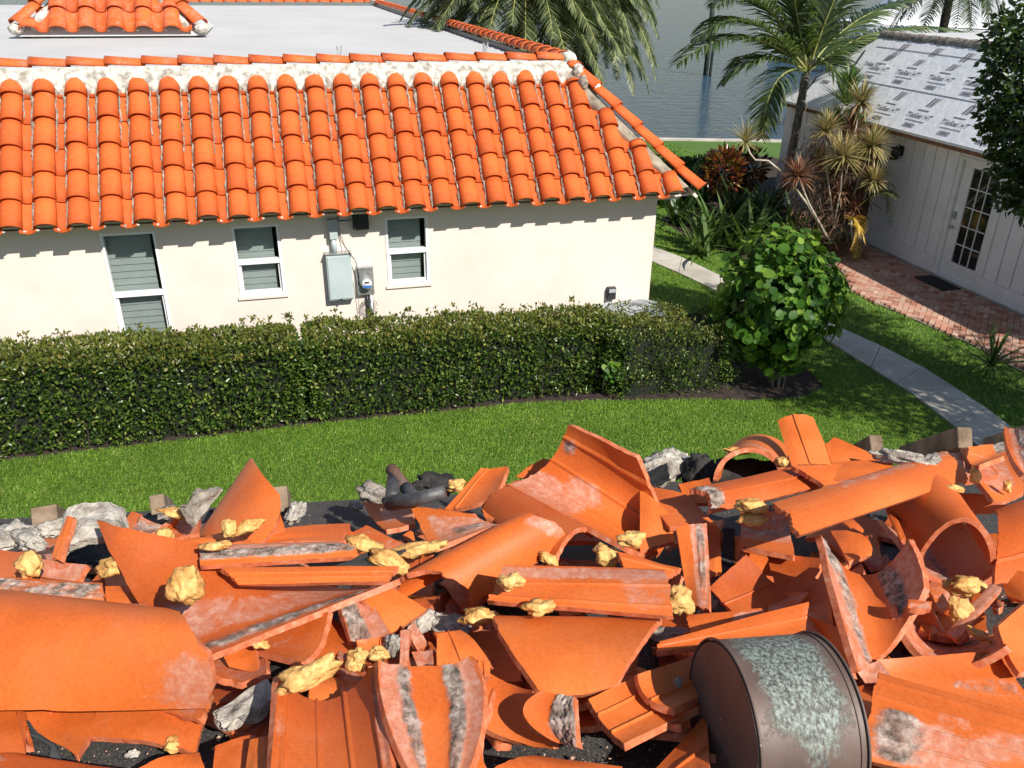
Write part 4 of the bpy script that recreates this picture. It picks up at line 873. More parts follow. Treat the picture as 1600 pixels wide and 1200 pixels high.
hedge('clipped_hedge','low dark hedge running back beside the house right behind its roof corner',7.2,7.9,17.6,20.5,.75,.75,16,'dark_leaf','dark_leaf',420,.1,.06)
sp_=empty('palmetto',(9.95,9.3,0)); tag(sp_,'spiky green palmetto leaf clump on the lawn at the right edge','shrub'); tuft('leaf_tuft',Vector((9.98,9.15,.25)),.75,'crinum_leaf',310,sp_,46,.035,.5)
# ---------------------------------------------------------------- grass
def inpoly(x,y,poly):
    r=np.zeros(len(x),bool); n=len(poly)
    for i in range(n):
        (x1,y1),(x2,y2)=poly[i],poly[(i+1)%n]; c=((y1>y)!=(y2>y))&(x<(x2-x1)*(y-y1)/((y2-y1) if y2!=y1 else 1e-9)+x1); r^=c
    return r
pathpoly=[(p.x,p.y) for p in pt]+[(p.x,p.y) for p in reversed(pb)]
hb=[(-7,10.08),(-2,10.12),(0,10.14),(3,10.05),(4.4,9.78),(5.2,9.62),(6.0,9.38),(6.8,9.25),(7.4,9.5),(7.5,10.1),(6.9,10.5),(5.6,10.9),(5.4,11.6),(-7,11.6)]
gb=bedpoly([(1033,345),(1075,372),(1130,395),(1200,415),(1270,440),(1330,395),(1385,395),(1400,330),(1230,250),(1110,232),(1090,290)])
def grass(x0,x1,y0,y1,dens,L,W,seed):
    g=np.random.default_rng(seed); n=int((x1-x0)*(y1-y0)*dens); x=g.uniform(x0,x1,n); y=g.uniform(y0,y1,n)
    k=~(inpoly(x,y,pathpoly)|inpoly(x,y,hb)|inpoly(x,y,gb)|((x>np.interp(y,[a_ for a_,_ in PLX],[b_ for _,b_ in PLX])-.03)&(y>7.6)&(y<15.8))|((x<5.6)&(y>11.5)))
    x,y=x[k],y[k]; n=len(x); P=np.stack([x,y,np.zeros(n)],1); 
    cl=np.array([mn.noise((a*2.3,b*2.3,0))+.6*mn.noise((a*7,b*7,0)) for a,b in zip(x,y)])
    L=L*(1+.28*cl)*g.uniform(.55,1.25,n); a=g.uniform(0,6.283,n); D=nrm(np.stack([np.cos(a)*.6+.25*cl,np.sin(a)*.6,np.full(n,1.0)],1)); X=np.stack([-np.sin(a+1.2*g.random(n)),np.cos(a),0*a],1)*(W*g.uniform(.7,1.3,n))[:,None]
    M2=P+D*(L*.6)[:,None]; T=P+(nrm(D+np.stack([np.cos(a)*.8,np.sin(a)*.8,-.3*np.ones(n)],1))*(L*1.0)[:,None])
    V=np.stack([P-X/2,P+X/2,M2+X*.4,M2-X*.4,T],1).reshape(-1,3); i=np.arange(n)[:,None]*5
    return V,np.concatenate([i+[[0,1,2]],i+[[0,2,3]],i+[[3,2,4]]],0)
VV=[];FF=[];k=0
for a_ in ((-5.4,9.2,6.9,10.15,5200,.062,.0075,1),(7.3,11.6,6.8,10.15,1500,.06,.010,2),(7.0,11.8,10.1,16,1500,.06,.010,3),(5.5,8,10.6,17.5,1500,.06,.011,4),(6,10.6,16,20,900,.065,.014,6),(6,13.5,20,28,240,.08,.025,5)):
    V,F=grass(*a_); VV.append(V);FF.append(F+k);k+=len(V)
tag(link('grass',npmesh('grass',np.concatenate(VV),np.concatenate(FF)),'grass_blade'),'bright green mown grass blades of the lawn between the hedge and the roof','grass',None,'stuff')
# ================================================================ THE NEAR ROOF AND ITS RUBBLE
H0,SL_=1.1,.3; GX,GY=.145,.989           # deck plane: z = CAMZ - H0 - SL_*(GX*x+GY*y)
def deck_z(x,y): return CAMZ-H0-SL_*(GX*x+GY*y)
DN=Vector((SL_*GX,SL_*GY,1)).normalized()
def on_deck(x,y,h):
    r=ray(x,y)
    if h>1.2: return O+r*h
    return O+r*((H0-h)/-(r.z+SL_*(GX*r.x+GY*r.y)))
def _felt():
    m,t,bs=new_mat('granule_felt'); v=pos(t); n=noise(t,260,2,.8,v); n2=noise(t,8,4,.6,v); vo=nd(t,'ShaderNodeTexVoronoi'); vo.inputs['Scale'].default_value=420; t.links.new(v,vo.inputs['Vector'])
    c=mixc(t,.5,ramp(t,vo.outputs['Color'],[(.25,(.018,.018,.018)),(.65,(.075,.07,.066)),(.9,(.32,.29,.26))]),ramp(t,n2.outputs[0],[(.3,(.015,.015,.016)),(.7,(.07,.065,.06))]))
    t.links.new(c,bs.inputs['Base Color']); bs.inputs['Roughness'].default_value=.85; bump(t,bs,n.outputs[0],.9,.004)
_felt()
def _foam():
    m,t,bs=new_mat('foam'); v=objc(t); oi=nd(t,'ShaderNodeObjectInfo').outputs['Random']
    n=noise(t,16,5,.7,v); c=ramp(t,n.outputs[0],[(.34,(.20,.075,.02)),(.45,(.48,.22,.05)),(.56,(.66,.38,.11)),(.72,(.80,.60,.26))])
    c=mixc(t,math_(t,'MULTIPLY',oi,.35),c,(.72,.50,.18)); sp=noise(t,60,3,.7,v); c=mixc(t,ramp(t,sp.outputs[0],[(.62,(0,0,0)),(.72,(.7,.7,.7))]),c,(.22,.10,.03))
    t.links.new(c,bs.inputs['Base Color']); bs.inputs['Roughness'].default_value=.7; bs.inputs['Subsurface Weight'].default_value=.0; vv=nd(t,'ShaderNodeTexVoronoi'); vv.inputs['Scale'].default_value=70; t.links.new(v,vv.inputs['Vector']); bump(t,bs,math_(t,'ADD',noise(t,38,5,.7,v).outputs[0],math_(t,'MULTIPLY',vv.outputs[0],.6)),.8,.007)
_foam()
def _copper():
    m,t,bs=new_mat('weathered_copper'); v=objc(t); sx=nd(t,'ShaderNodeSeparateXYZ'); t.links.new(v,sx.inputs[0])
    n=noise(t,8,5,.6,v); c=ramp(t,n.outputs[0],[(.3,(.085,.055,.043)),(.7,(.15,.100,.080))])
    st=nd(t,'ShaderNodeMapping'); st.inputs['Scale'].default_value=(150,150,55); t.links.new(v,st.inputs[0])
    p=noise(t,1,5,.72,st.outputs[0]); edge=noise(t,11,8,.8,v)
    at=nd(t,'ShaderNodeAttribute',attribute_name='patina'); f=math_(t,'MULTIPLY',math_(t,'SUBTRACT',math_(t,'ADD',at.outputs['Fac'],math_(t,'MULTIPLY',edge.outputs[0],1.9)),1.18,True),4,True)
    g=ramp(t,p.outputs[0],[(.38,(.04,.04,.036)),(.48,(.13,.145,.125)),(.57,(.24,.29,.25)),(.7,(.38,.44,.39))]); c=mixc(t,math_(t,'MULTIPLY',f,.92),c,g)
    sp=noise(t,75,2,.6,v); c=mixc(t,ramp(t,sp.outputs[0],[(.71,(0,0,0)),(.75,(.8,.8,.8))]),c,(.45,.36,.30))
    t.links.new(c,bs.inputs['Base Color']); bs.inputs['Roughness'].default_value=.55; bs.inputs['Metallic'].default_value=.05; bump(t,bs,math_(t,'MULTIPLY',p.outputs[0],f),.5,.004)
_copper()
simple('grey_pipe',(.03,.03,.032),(.10,.10,.10),12,.5,60,.5,.004)
simple('cable_grey',(.05,.055,.06),(.09,.095,.10),12,.5,60,.1,.001)
simple('crumb',(.40,.12,.06),(.50,.40,.30),60,.9,60,.1,.001)
simple('tar',(.012,.011,.011),(.045,.042,.038),12,.92,60,.9,.01)
simple('old_timber',(.13,.085,.05),(.34,.25,.17),9,.85,60,.5,.006)
simple('rusty_pipe',(.05,.04,.035),(.22,.10,.05),12,.7,60,.6,.004)
near=empty('near_roof',(0.5,1.2,deck_z(.5,1.2))); tag(near,'black granulated roof deck under the rubble of broken orange tiles','roof')
def deckpt(a,b,h=0):  # a along the eave, b down the slope
    x=a*GY+b*GX; y=-a*GX+b*GY; return Vector((x,y,deck_z(x,y)+h))
BE=2.93
# felt laid in overlapping courses
for i,(b0,b1) in enumerate([(-3,.32),(.30,1.15),(1.13,2.02),(2.0,BE)]):
    m=MB(); h=-.004*i
    m.prism([deckpt(-4,b0,h),deckpt(6,b0,h),deckpt(6,b1,h+.004),deckpt(-4,b1,h+.004)],(0,0,-.012)); m.build('felt_sheet','granule_felt',near)
m=MB(); m.prism([deckpt(-4,-3,-.03),deckpt(6,-3,-.03),deckpt(6,BE-.01,-.03),deckpt(-4,BE-.01,-.03)],(0,0,-.03)); m.build('deck_board','old_timber',near)
m=MB(); m.prism([deckpt(-4,BE-.0,-.0),deckpt(6,BE,-.0),deckpt(6,BE+.03,-.0),deckpt(-4,BE+.03,-.0)],(0,0,-.2)); m.build('fascia','granule_felt',near)
m=MB(); m.prism([deckpt(-4,BE-.5,0)*1,deckpt(6,BE-.5,0),deckpt(6,BE-.45,0),deckpt(-4,BE-.45,0)],(0,0,-.01)); 
w0,w1,w2,w3=[deckpt(*q) for q in ((-4,BE-.5),(6,BE-.5),(6,BE-.3),(-4,BE-.3))]
m=MB(); m.prism([Vector((q.x,q.y,0)) for q in (w0,w1,w2,w3)],(0,0,deck_z(0,BE-.4)-.35)); m.build('wall','stucco',near)
def shard(label,q,bulge=60,L=None,R=None,T=None,B=None,ribs=(),wear=(),jag=.02,jv=None,th=.015,mat='terracotta_shard',nu=32,nv=22,name='broken_tile',cat='tile',group='broken roof tiles heaped on the near roof',ply=None,wob=.0,seed=None,plabel=None):
    sd=seed if seed is not None else (hash_(label)+int(q[0][0]))%9973
    P=[np.array(on_deck(*c)) for c in q]; A,Bc,Cc,Dc=P
    def mid(c,a,b,h=None): return None if c is None else np.array(on_deck(c[0],c[1],c[2] if len(c)>2 else float((Vector((a+b)/2)-O).dot(FW))))
    Lm,Rm,Tm,Bm=mid(L,A,Dc),mid(R,Bc,Cc),mid(T,A,Bc),mid(B,Dc,Cc)
    def edge(a,b,m,t):
        t=t[...,None]
        if m is None: return a*(1-t)+b*t
        k=2*m-.5*(a+b); return a*(1-t)**2+k*2*t*(1-t)+b*t*t
    us=sorted(set(list(np.linspace(0,1,nu+1))+[u for r in ribs for u in (r-.022,r-.010,r+.010,r+.022)])); us=np.array([u for u in us if 0<=u<=1]); vs=np.linspace(0,1,nv+1)
    U,Vv=np.meshgrid(us,vs,indexing='ij')
    # broken, uneven edges
    jv=jag if jv is None else jv
    def nz(t,s,f=5): return np.array([mn.noise((float(x)*f,sd*.37+s,0))+.5*mn.noise((float(x)*f*3.1,sd*.11+s,3))+.35*mn.noise((float(x)*f*8,sd*.11+s,9)) for x in t])
    e0,e1=nz(us,1)*jv,nz(us,2)*jv; f0,f1=nz(vs,3)*jag*.6,nz(vs,4)*jag*.6
    Uw=U+(f0[None,:]*(1-U)**3)+(f1[None,:]*U**3); Vw=Vv+(e0[:,None]*(1-Vv)**3)+(e1[:,None]*Vv**3)
    th_=math.radians(abs(bulge)); 
    if th_>.02:
        ph=(Uw-.5)*th_; al=.5+np.sin(ph)/(2*math.sin(th_/2)); off=(np.cos(ph)-math.cos(th_/2))/(2*math.sin(th_/2))
    else: al=Uw; off=Uw*0
    Le,Re,Te,Be=edge(A,Dc,Lm,Vw),edge(Bc,Cc,Rm,Vw),edge(A,Bc,Tm,al),edge(Dc,Cc,Bm,al)
    a_=al[...,None];v_=Vw[...,None]
    X=Le*(1-a_)+Re*a_+Te*(1-v_)+Be*v_-(A*(1-a_)*(1-v_)+Bc*a_*(1-v_)+Dc*(1-a_)*v_+Cc*a_*v_)
    ch=np.linalg.norm(Re-Le,axis=-1,keepdims=True); c=(Bc+Cc)/2-(A+Dc)/2; ax=(Dc+Cc)/2-(A+Bc)/2; n=np.cross(c,ax); n/=np.linalg.norm(n)
    ctr=P[0]*.25+P[1]*.25+P[2]*.25+P[3]*.25; tc=np.array(O)-ctr; tc/=np.linalg.norm(tc)
    if np.dot(n,tc*.6+np.array(DN)*.5)<0: n=-n
    X=X+n*(off*(1 if bulge>=0 else -1))[...,None]*ch
    # slight warp so nothing is perfectly ruled
    X=X+n*(np.array([[mn.noise((float(u)*2.2,float(v)*2.2,sd*.7)) for v in vs] for u in us])*(.003+wob))[...,None]
    du=np.gradient(X,axis=0);dv=np.gradient(X,axis=1); nn=np.cross(du,dv); nn/=np.maximum(np.linalg.norm(nn,axis=-1,keepdims=True),1e-9)
    i0,j0=len(us)//2,len(vs)//2
    if np.dot(nn[i0,j0],n)<0: nn=-nn
    Mg=np.zeros((len(us),len(vs)));Cg=np.zeros((len(us),len(vs)))
    for w_ in wear:
        kd,u0,u1,v0,v1,s=w_
        fu=np.clip((us-u0)/.14+.6,0,1)*np.clip((u1-us)/.14+.6,0,1); fv=np.clip((vs-v0)/.2+.8,0,1)*np.clip((v1-vs)/.2+.8,0,1)
        G=(fu[:,None]*fv[None,:])*s
        if kd=='m': Mg=np.maximum(Mg,G)
        else: Cg=np.maximum(Cg,G)
    if Mg.max()>.5:   # crusted mortar stands proud of the clay
        hn=np.array([[mn.noise((float(u)*14,float(v)*18,sd*.3))+.6*mn.noise((float(u)*40,float(v)*50,sd)) for v in vs] for u in us])
        X=X+nn*(np.clip(Mg-.45,0,1)*np.clip(.5+hn,0,2)*.011)[...,None]
    if ribs:
        rh=np.zeros(len(us))
        for r in ribs: rh=np.maximum(rh,np.where(np.abs(us-r)<.0115,.005,0))
        X=X+nn*rh[:,None,None]
    Y_=X-nn*th
    nU,nV=len(us),len(vs); idx=np.arange(nU*nV).reshape(nU,nV); K=nU*nV
    f=np.stack([idx[:-1,:-1],idx[1:,:-1],idx[1:,1:],idx[:-1,1:]],-1).reshape(-1,4)
    flip=np.dot(np.cross(du[i0,j0],dv[i0,j0]),nn[i0,j0])<0
    f1_=f[:,::-1] if flip else f; f2_=(f if flip else f[:,::-1])+K
    bd=np.concatenate([idx[:,0],idx[-1,1:],idx[-2::-1,-1],idx[0,-2:0:-1]]); nb=len(bd)
    Vt=np.concatenate([X.reshape(-1,3),Y_.reshape(-1,3),X.reshape(-1,3)[bd],Y_.reshape(-1,3)[bd]])
    k0=2*K+np.arange(nb);k1=2*K+nb+np.arange(nb); side=np.stack([k0,np.roll(k0,-1),np.roll(k1,-1),k1],-1)
    if not flip: side=side[:,::-1]
    me=npmesh(name,Vt-ctr,np.concatenate([f1_,f2_,side]),True)
    M_=np.zeros(len(Vt));Ch=np.zeros(len(Vt));E_=np.zeros(len(Vt)); E_[2*K:]=1
    M_[:K]=Mg.ravel();Ch[:K]=Cg.ravel(); Ch[K:2*K]=.25
    for nm,arr in (('mortar',M_),('chalk',Ch),('edge',E_)):
        a=me.attributes.new(nm,'FLOAT','POINT'); a.data.foreach_set('value',arr.astype(np.float32))
    o=link(name,me,mat); setw(o,Matrix.Translation(Vector(ctr))); tag(o,label,cat,group); return o
def hash_(s):
    h=7
    for ch in s: h=(h*31+ord(ch))%1000003
    return h
T_=shard
W_P=(('c',.0,1,.0,1,.35),)
# ---- hero tiles, corners A B C D: the curve runs A>B, the straight sides A>D and B>C; third value is height above the deck (or depth)
T_('large smooth orange barrel tile lying flat at the left edge of the heap',[(-110,928,.20),(-110,1112,.13),(326,1108,.13),(232,958,.22)],115,R=None,B=(322,1040,.21),jag=.012,jv=.03,wear=(('c',.7,1,.86,1,.8),))
T_('flat orange shard tucked under the left barrel, nearest the black cables',[(36,1108,.06),(165,1108,.06),(120,1182,.05),(96,1166,.04)],15,L=(58,1142),jag=.03)
T_('smooth orange shard below the left barrel with a foam crumb at its corner',[(150,1106,.07),(326,1104,.08),(304,1176,.05),(138,1150,.05)],20,jag=.03,B=(240,1166))
T_('orange shard at the left edge below the big barrel beside the cables',[(-60,1112,.07),(24,1110,.09),(42,1182,.07),(-60,1196,.05)],25)
T_('narrow upright sliver between the left edge shard and the cables',[(26,1110,.10),(40,1112,.10),(41,1176,.07),(33,1160,.07)],10,nu=8)
T_('orange strip of tile along the bottom left corner',[(-60,1184,.10),(60,1182,.10),(215,1206,.09),(-60,1240,.09)],25,wear=(('m',.2,.5,.1,.3,.6),))
T_('big saddle-shaped tile with a yellow foam lump, sweeping down from an upraised corner',[(150,812,.36),(312,1030,.17),(624,904,.24),(430,868,.22)],-62,L=(258,838,.33),T=(222,900,.30),ribs=(),wear=(('c',.50,.80,0,1,.75),('m',.84,.97,0,1,1.0)),jag=.02)
T_('smooth orange tile standing upright like a sail against the lawn',[(391,715,2.78),(437,772,2.55),(404,852,2.40),(305,842,2.62)],44,R=(432,815,2.45),jag=.012)
T_('orange tile wedge lying at the foot of the sail-like tile',[(262,862,.20),(350,832,.24),(442,858,.2),(318,884,.18)],30,L=(270,850))
T_('thin orange board of tile behind the long chalky tile',[(395,838,.22),(548,820,.2),(530,846,.2),(400,850,.2)],10)
T_('long chalky tile with a foam chip at its left end',[(311,852,.30),(315,884,.28),(563,868,.27),(522,846,.27)],38,wear=(('c',0,.5,0,1,.8),('m',.45,.85,0,1,1.0)),jag=.015)
T_('long grooved dark orange tile under the chalky one',[(345,886,.28),(372,914,.25),(606,908,.24),(622,884,.26)],30,ribs=(.45,.75),jag=.012)
T_('half barrel tile in the middle, its dark mouth facing left',[(609,940,.13),(737,944,.14),(888,848,.24),(772,852,.22)],176,jag=.015,jv=.05,wear=(('c',.55,.9,.9,1,.9),),nu=30)
T_('shallow tile with a chalk scar leaning behind the middle barrel',[(641,790,.26),(678,856,.22),(779,819,.26),(738,803,.27)],-42,wear=(('c',.15,1,.2,1,.8),('m',.5,.8,.45,.9,.8)),jag=.03)
T_('small orange tile with a pale patch left of the scarred one',[(565,785,.18),(603,828,.19),(648,818,.2),(640,789,.22)],-30,wear=(('c',.1,.6,.3,1,.95),),jag=.03)
T_('raised orange tile end with a folded lip at the crest of the heap',[(752,731,2.72),(794,728,2.72),(776,775,2.55),(694,796,2.62)],-25,ribs=(.2,),jag=.02)
T_('shaded orange tile beneath the folded lip',[(750,762,.28),(812,748,.30),(820,800,.28),(756,808,.24)],-30,jag=.03)
T_('large angular tile with three ribs standing open like a book at the top',[(792,757,2.60),(887,663,2.62),(995,716,2.44),(986,858,2.24)],-98,R=None,B=(1026,828,2.40),ribs=(.30,.58,.86),wear=(('c',0,.45,0,.45,.8),('m',.0,.06,0,.8,.9),('m',.72,.90,.02,.16,.9),('c',.35,.6,.2,.5,.8)),jag=.012,nu=34,nv=18)
T_('orange plate jutting from the right end of the open book tile',[(1000,764,2.50),(1044,800,2.42),(1056,846,2.34),(1000,862,2.30)],15,jag=.012)
T_('rounded orange tile tip peeping left of the open book tile',[(805,745,2.78),(848,717,2.78),(874,718,2.76),(846,752,2.74)],30,jag=.03)
T_('flat orange plate right of the open book tile',[(998,762,.30),(1072,772,.30),(1122,824,.24),(1046,824,.26)],20,jag=.03)
T_('half barrel on the crest of the heap with yellow foam along its arch',[(1114,752,2.62),(1228,748,2.60),(1244,728,2.95),(1130,730,2.98)],168,jag=.02,wear=(('c',0,1,0,.3,.5),))
T_('long channel tile with a dark open end pointing left',[(1078,764,.36),(1109,804,.31),(1292,757,.33),(1238,729,.37)],30,T=(1104,776),ribs=(.55,),jag=.015,wear=(('m',0,.9,0,.10,1.2),))
T_('pale orange tile slab on top right of the channel tile',[(1236,728,.39),(1288,758,.35),(1352,749,.34),(1396,724,.38)],20)
T_('longest orange ridge piece slanting across the right of the heap',[(1204,786,.40),(1250,836,.36),(1514,748,.36),(1470,706,.40)],52,ribs=(),wear=(('c',0,.35,.3,1,.6),('m',0,.25,.78,.98,.5)),jag=.018,nu=28,nv=20)
T_('tall orange tile standing up against the shaded lawn',[(1215,657,2.74),(1271,652,2.74),(1304,728,2.60),(1237,728,2.60)],34,ribs=(.42,),jag=.015,T=(1243,650))
T_('pointed orange tile leaning beside the tall standing one',[(1290,694,2.66),(1299,726,2.60),(1392,726,2.56),(1304,683,2.68)],14,jag=.02)
T_('tile at the right edge curling upward with a grey inside',[(1569,667,2.50),(1640,650,2.4),(1640,770,2.1),(1602,742,2.18)],-60,L=(1578,708,2.3),wear=(('m',.25,1,0,1,.9),('c',.1,1,0,1,.8)))
T_('chalky orange plate under the curling tile at the right edge',[(1498,712,.34),(1574,702,.32),(1600,768,.27),(1553,783,.28)],-25,wear=(('c',.1,.8,.1,.8,.8),),R=(1594,730))
T_('small looped tile fragment resting on the chalky plate',[(1507,699,.40),(1528,728,.38),(1568,712,.37),(1552,694,.38)],-50,wear=(('c',0,1,0,1,.4),))
T_('upper half of the dark tunnel formed by two barrel tiles on the right',[(1434,878,.18),(1556,882,.19),(1492,776,.30),(1384,800,.26)],186,T=(1500,853,.24),jag=.015,nu=32,wear=(('c',0,.2,0,.6,.5),))
T_('lower half of the tunnel of two barrel tiles on the right',[(1433,880,.165),(1556,883,.17),(1490,800,.18),(1378,812,.16)],-110,jag=.015,wear=(('c',.0,.5,0,.9,1.0),('m',.35,.5,.0,.8,.9)))
T_('slim tile edge propped left of the tunnel',[(1384,792,.28),(1394,790,.28),(1416,842,.26),(1407,845,.26)],8,nu=6)
T_('smooth orange tile at the right edge beside the tunnel mouth',[(1556,796,.26),(1553,914,.16),(1680,890,.18),(1680,750,.30)],48,jag=.02,ribs=(.8,))
T_('tile with a brown scabbed hollow below the yellow foam pair',[(1158,800,.26),(1156,852,.22),(1242,868,.22),(1229,797,.28)],-34,wear=(('m',.05,.55,0,1,.72),('c',0,.7,0,1,.7)))
T_('narrow tile standing on end with a gritty strip down its right side',[(1057,824,.30),(1104,818,.30),(1108,952,.17),(1075,944,.16)],14,wear=(('c',.45,1,0,1,.9),('m',.6,.9,0,.8,.75)),R=(1108,880))
T_('ragged orange fragment right of the narrow standing tile',[(1100,822,.20),(1124,826,.20),(1128,892,.14),(1106,908,.13)],20,jag=.08)
T_('ribbed tile tilting right below the ragged fragment',[(1108,918,.16),(1152,962,.12),(1246,946,.14),(1166,866,.24)],-26,ribs=(.55,),jag=.02)
T_('shaded triangular tile in the middle of the right heap',[(1196,860,.20),(1286,872,.22),(1262,922,.15),(1214,926,.12)],-20,jag=.02)
T_('dark shaded tile beside the tall gritty channel',[(1244,948,.17),(1290,880,.22),(1304,992,.16),(1262,990,.12)],-20)
T_('tall channel tile with grey mortar down both inner sides',[(1282,836,.33),(1419,842,.34),(1444,918,.27),(1340,1046,.17)],-92,L=(1308,940,.25),R=(1436,880),T=(1352,880,.26),wear=(('c',0,.27,0,1,1.0),('m',.13,.27,.05,1,.95),('m',0,.24,0,.16,1.2),('m',.62,.8,0,.8,1.1),('c',.76,1,0,1,.9)),jag=.02,nu=34,nv=20)
T_('rounded orange tile end poking above the tall channel',[(1298,829,.26),(1346,834,.26),(1361,869,.24),(1326,878,.24)],30,R=(1361,850))
T_('bowl-shaped tile with a pale broken rim in the right foreground',[(1400,944,.22),(1572,1008,.20),(1556,992,.10),(1424,948,.10)],-86,T=(1468,1004,.17),wear=(('c',0,1,0,1,.7),('m',.5,1,.2,1,.7)))
T_('broad orange trough with a sooty stain right of the copper drum',[(1370,1030,.16),(1412,1070,.12),(1680,1150,.10),(1560,1018,.16)],-48,wear=(('m',.25,.6,.45,.95,.62),('m',.75,1,.0,.5,.7)),jag=.02)
T_('broad ribbed tile with a grey mortar blotch in the bottom right corner',[(1373,1050,.24),(1347,1186,.16),(1690,1262,.14),(1690,1142,.22)],26,ribs=(.12,.33,.56,.78),wear=(('m',.42,.98,.08,.22,1.0),('c',.5,1,.05,.6,.75),('c',.3,.7,.3,.8,.55)),jag=.015,nu=32,nv=20)
T_('curved tile at the right edge above the sooty trough',[(1560,978,.22),(1592,1050,.16),(1660,1040,.16),(1650,900,.26)],-38,ribs=())
T_('thin pale strip of tile crossing the dark hollow on the right',[(1548,912,.24),(1566,918,.24),(1496,1000,.15),(1478,990,.15)],14,wear=(('c',0,1,0,1,.9),),nu=8)
T_('smooth orange dome-like tile at the center of the foreground',[(772,962,.21),(842,1078,.17),(964,1068,.17),(1036,965,.20)],70,T=(786,1024),B=(1006,1022),R=(905,1086),jag=.012,nu=30)
T_('orange tile flap showing under the right end of the dome-like tile',[(940,1020,.10),(998,1018,.12),(965,1072,.10),(940,1085,.06)],30,R=(990,1040))
T_('long trough-backed tile with a white scuff above the dome-like tile',[(788,882,.29),(762,938,.24),(1052,963,.24),(1038,889,.28)],36,ribs=(.48,.86),wear=(('c',.05,.34,0,1,.95),('c',0,1,.75,1,.5)),R=None,T=(776,916),jag=.014,nu=30,nv=18)
T_('slender orange tile between two foam lumps below the open book tile',[(966,862,.26),(974,888,.24),(1044,904,.22),(1064,888,.22)],30,ribs=(.5,))
T_('shaded barrel tile behind the middle barrel, its rim facing right',[(930,836,.22),(864,884,.20),(752,800,.24),(806,764,.30)],120,jag=.012)
T_('long slim tile slanting up to the right beside the copper drum',[(1030,1002,.20),(1026,1018,.19),(1258,987,.22),(1264,940,.26)],-12,ribs=(.5,),jag=.012)
T_('orange tile piece lying behind the long slim one',[(1074,962,.16),(1080,996,.14),(1208,976,.17),(1188,950,.20)],-14,wear=(('c',.1,.6,.6,1,.8),))
T_('ribbed trough tile pointing at the copper drum from the left',[(919,1092,.16),(976,1162,.13),(1112,1094,.13),(996,1056,.16)],-48,ribs=(.28,.66),jag=.012)
T_('shaded ribbed tile tucked against the copper drum',[(996,1054,.19),(1052,1106,.16),(1104,1082,.15),(1084,1024,.19)],-26,ribs=(.6,),jag=.012,T=(1012,1086))
T_('shaded tile triangle at the bottom left of the copper drum',[(1104,1116,.12),(1108,1216,.12),(1060,1222,.10),(1018,1206,.08)],-14,ribs=(.5,))
T_('small curved tile half coated in grey mortar at the bottom center',[(846,1079,.19),(898,1088,.19),(902,1168,.14),(862,1157,.13)],-40,L=(818,1114,.16),wear=(('m',.46,1,0,1,1.05),('c',.4,1,.6,1,.8)))
T_('hollow orange tile left of the mortar-coated one',[(757,1046,.16),(832,1078,.16),(866,1170,.10),(755,1136,.10)],-62,R=(842,1120),jag=.02)
T_('concave tile with a smooth orange stripe between grey sides',[(590,1031,.26),(738,1025,.26),(722,1222,.16),(650,1222,.16)],-58,L=(604,1120,.21),R=(756,1110,.21),wear=(('c',0,.30,0,1,.95),('m',.18,.34,0,1,1.0),('m',.63,.82,0,1,1.1),('c',.76,1,0,1,.9)),jag=.02,nu=34,nv=18)
T_('broad ribbed tile in the bottom foreground under a foam lump',[(436,1052,.22),(588,1034,.22),(616,1230,.16),(420,1230,.16)],-58,T=(508,1078,.17),ribs=(.08,.40,.68,.93),wear=(('c',0,.08,0,1,.6),('c',.94,1,.1,1,1.0),('m',.95,1,.1,1,.8)),jag=.014,nu=34,nv=18)
T_('curved orange tile with a thin bright rim below the saddle tile',[(512,956,.21),(474,1034,.16),(392,1012,.12),(430,968,.15)],-60,wear=(('c',.3,.8,.2,.8,.4),))
T_('orange plate right of the bright rimmed tile',[(514,962,.14),(556,994,.14),(548,1034,.12),(486,1024,.12)],-15)
T_('brown gritty tile end in the middle hollow',[(530,944,.20),(576,930,.20),(610,990,.16),(548,1002,.15)],-40,wear=(('m',0,.55,0,1,1.0),('c',.4,1,0,1,.9)))
T_('ribbed shaded tile running down into the middle hollow',[(566,932,.21),(606,914,.21),(668,952,.16),(610,990,.14)],-16,ribs=(.55,))
T_('orange shard under the middle barrel mouth',[(608,940,.12),(690,930,.10),(668,952,.12),(636,968,.12)],-10)
T_('small square tile piece beside the twin foam lumps',[(557,1000,.18),(611,993,.18),(607,1024,.15),(560,1020,.15)],-14,ribs=(.7,))
T_('slim pink sliver standing in the middle rubble',[(626,985,.20),(640,983,.20),(638,1052,.15),(624,1052,.15)],10,wear=(('c',0,1,0,1,1),),nu=8)
T_('small pale pink chip right of the standing sliver',[(636,985,.18),(646,970,.19),(670,1007,.16),(652,1016,.15)],-14,wear=(('c',0,1,0,1,1),))
T_('squarish chip of tile with a chalky face near the middle bottom',[(642,1018,.16),(678,1015,.17),(676,1056,.14),(658,1056,.13)],-12,wear=(('c',0,1,0,1,.8),))
T_('orange tile corner with a ledge left of the dome-like tile',[(683,990,.20),(718,983,.20),(768,1042,.16),(682,1052,.15)],-24,ribs=(.5,),R=(744,1004))
T_('stack of thin tile slivers at the right rim of the striped tile',[(738,1030,.23),(766,1034,.22),(766,1056,.21),(744,1058,.21)],0,ribs=(.3,.6),nu=10)
T_('long thin tile sliver leaning on the striped tile',[(764,1073,.20),(772,1076,.20),(742,1166,.15),(733,1160,.15)],6,nu=6)
T_('orange tile fragment below the leaning sliver',[(736,1150,.15),(744,1162,.15),(762,1208,.12),(700,1216,.12)],-30)
T_('orange tile edge along the bottom center of the picture',[(770,1200,.12),(836,1180,.12),(974,1198,.12),(970,1250,.10)],30)
T_('curved shard on the bare felt at the bottom left',[(214,1204,.05),(262,1180,.07),(312,1176,.07),(330,1230,.05)],40)
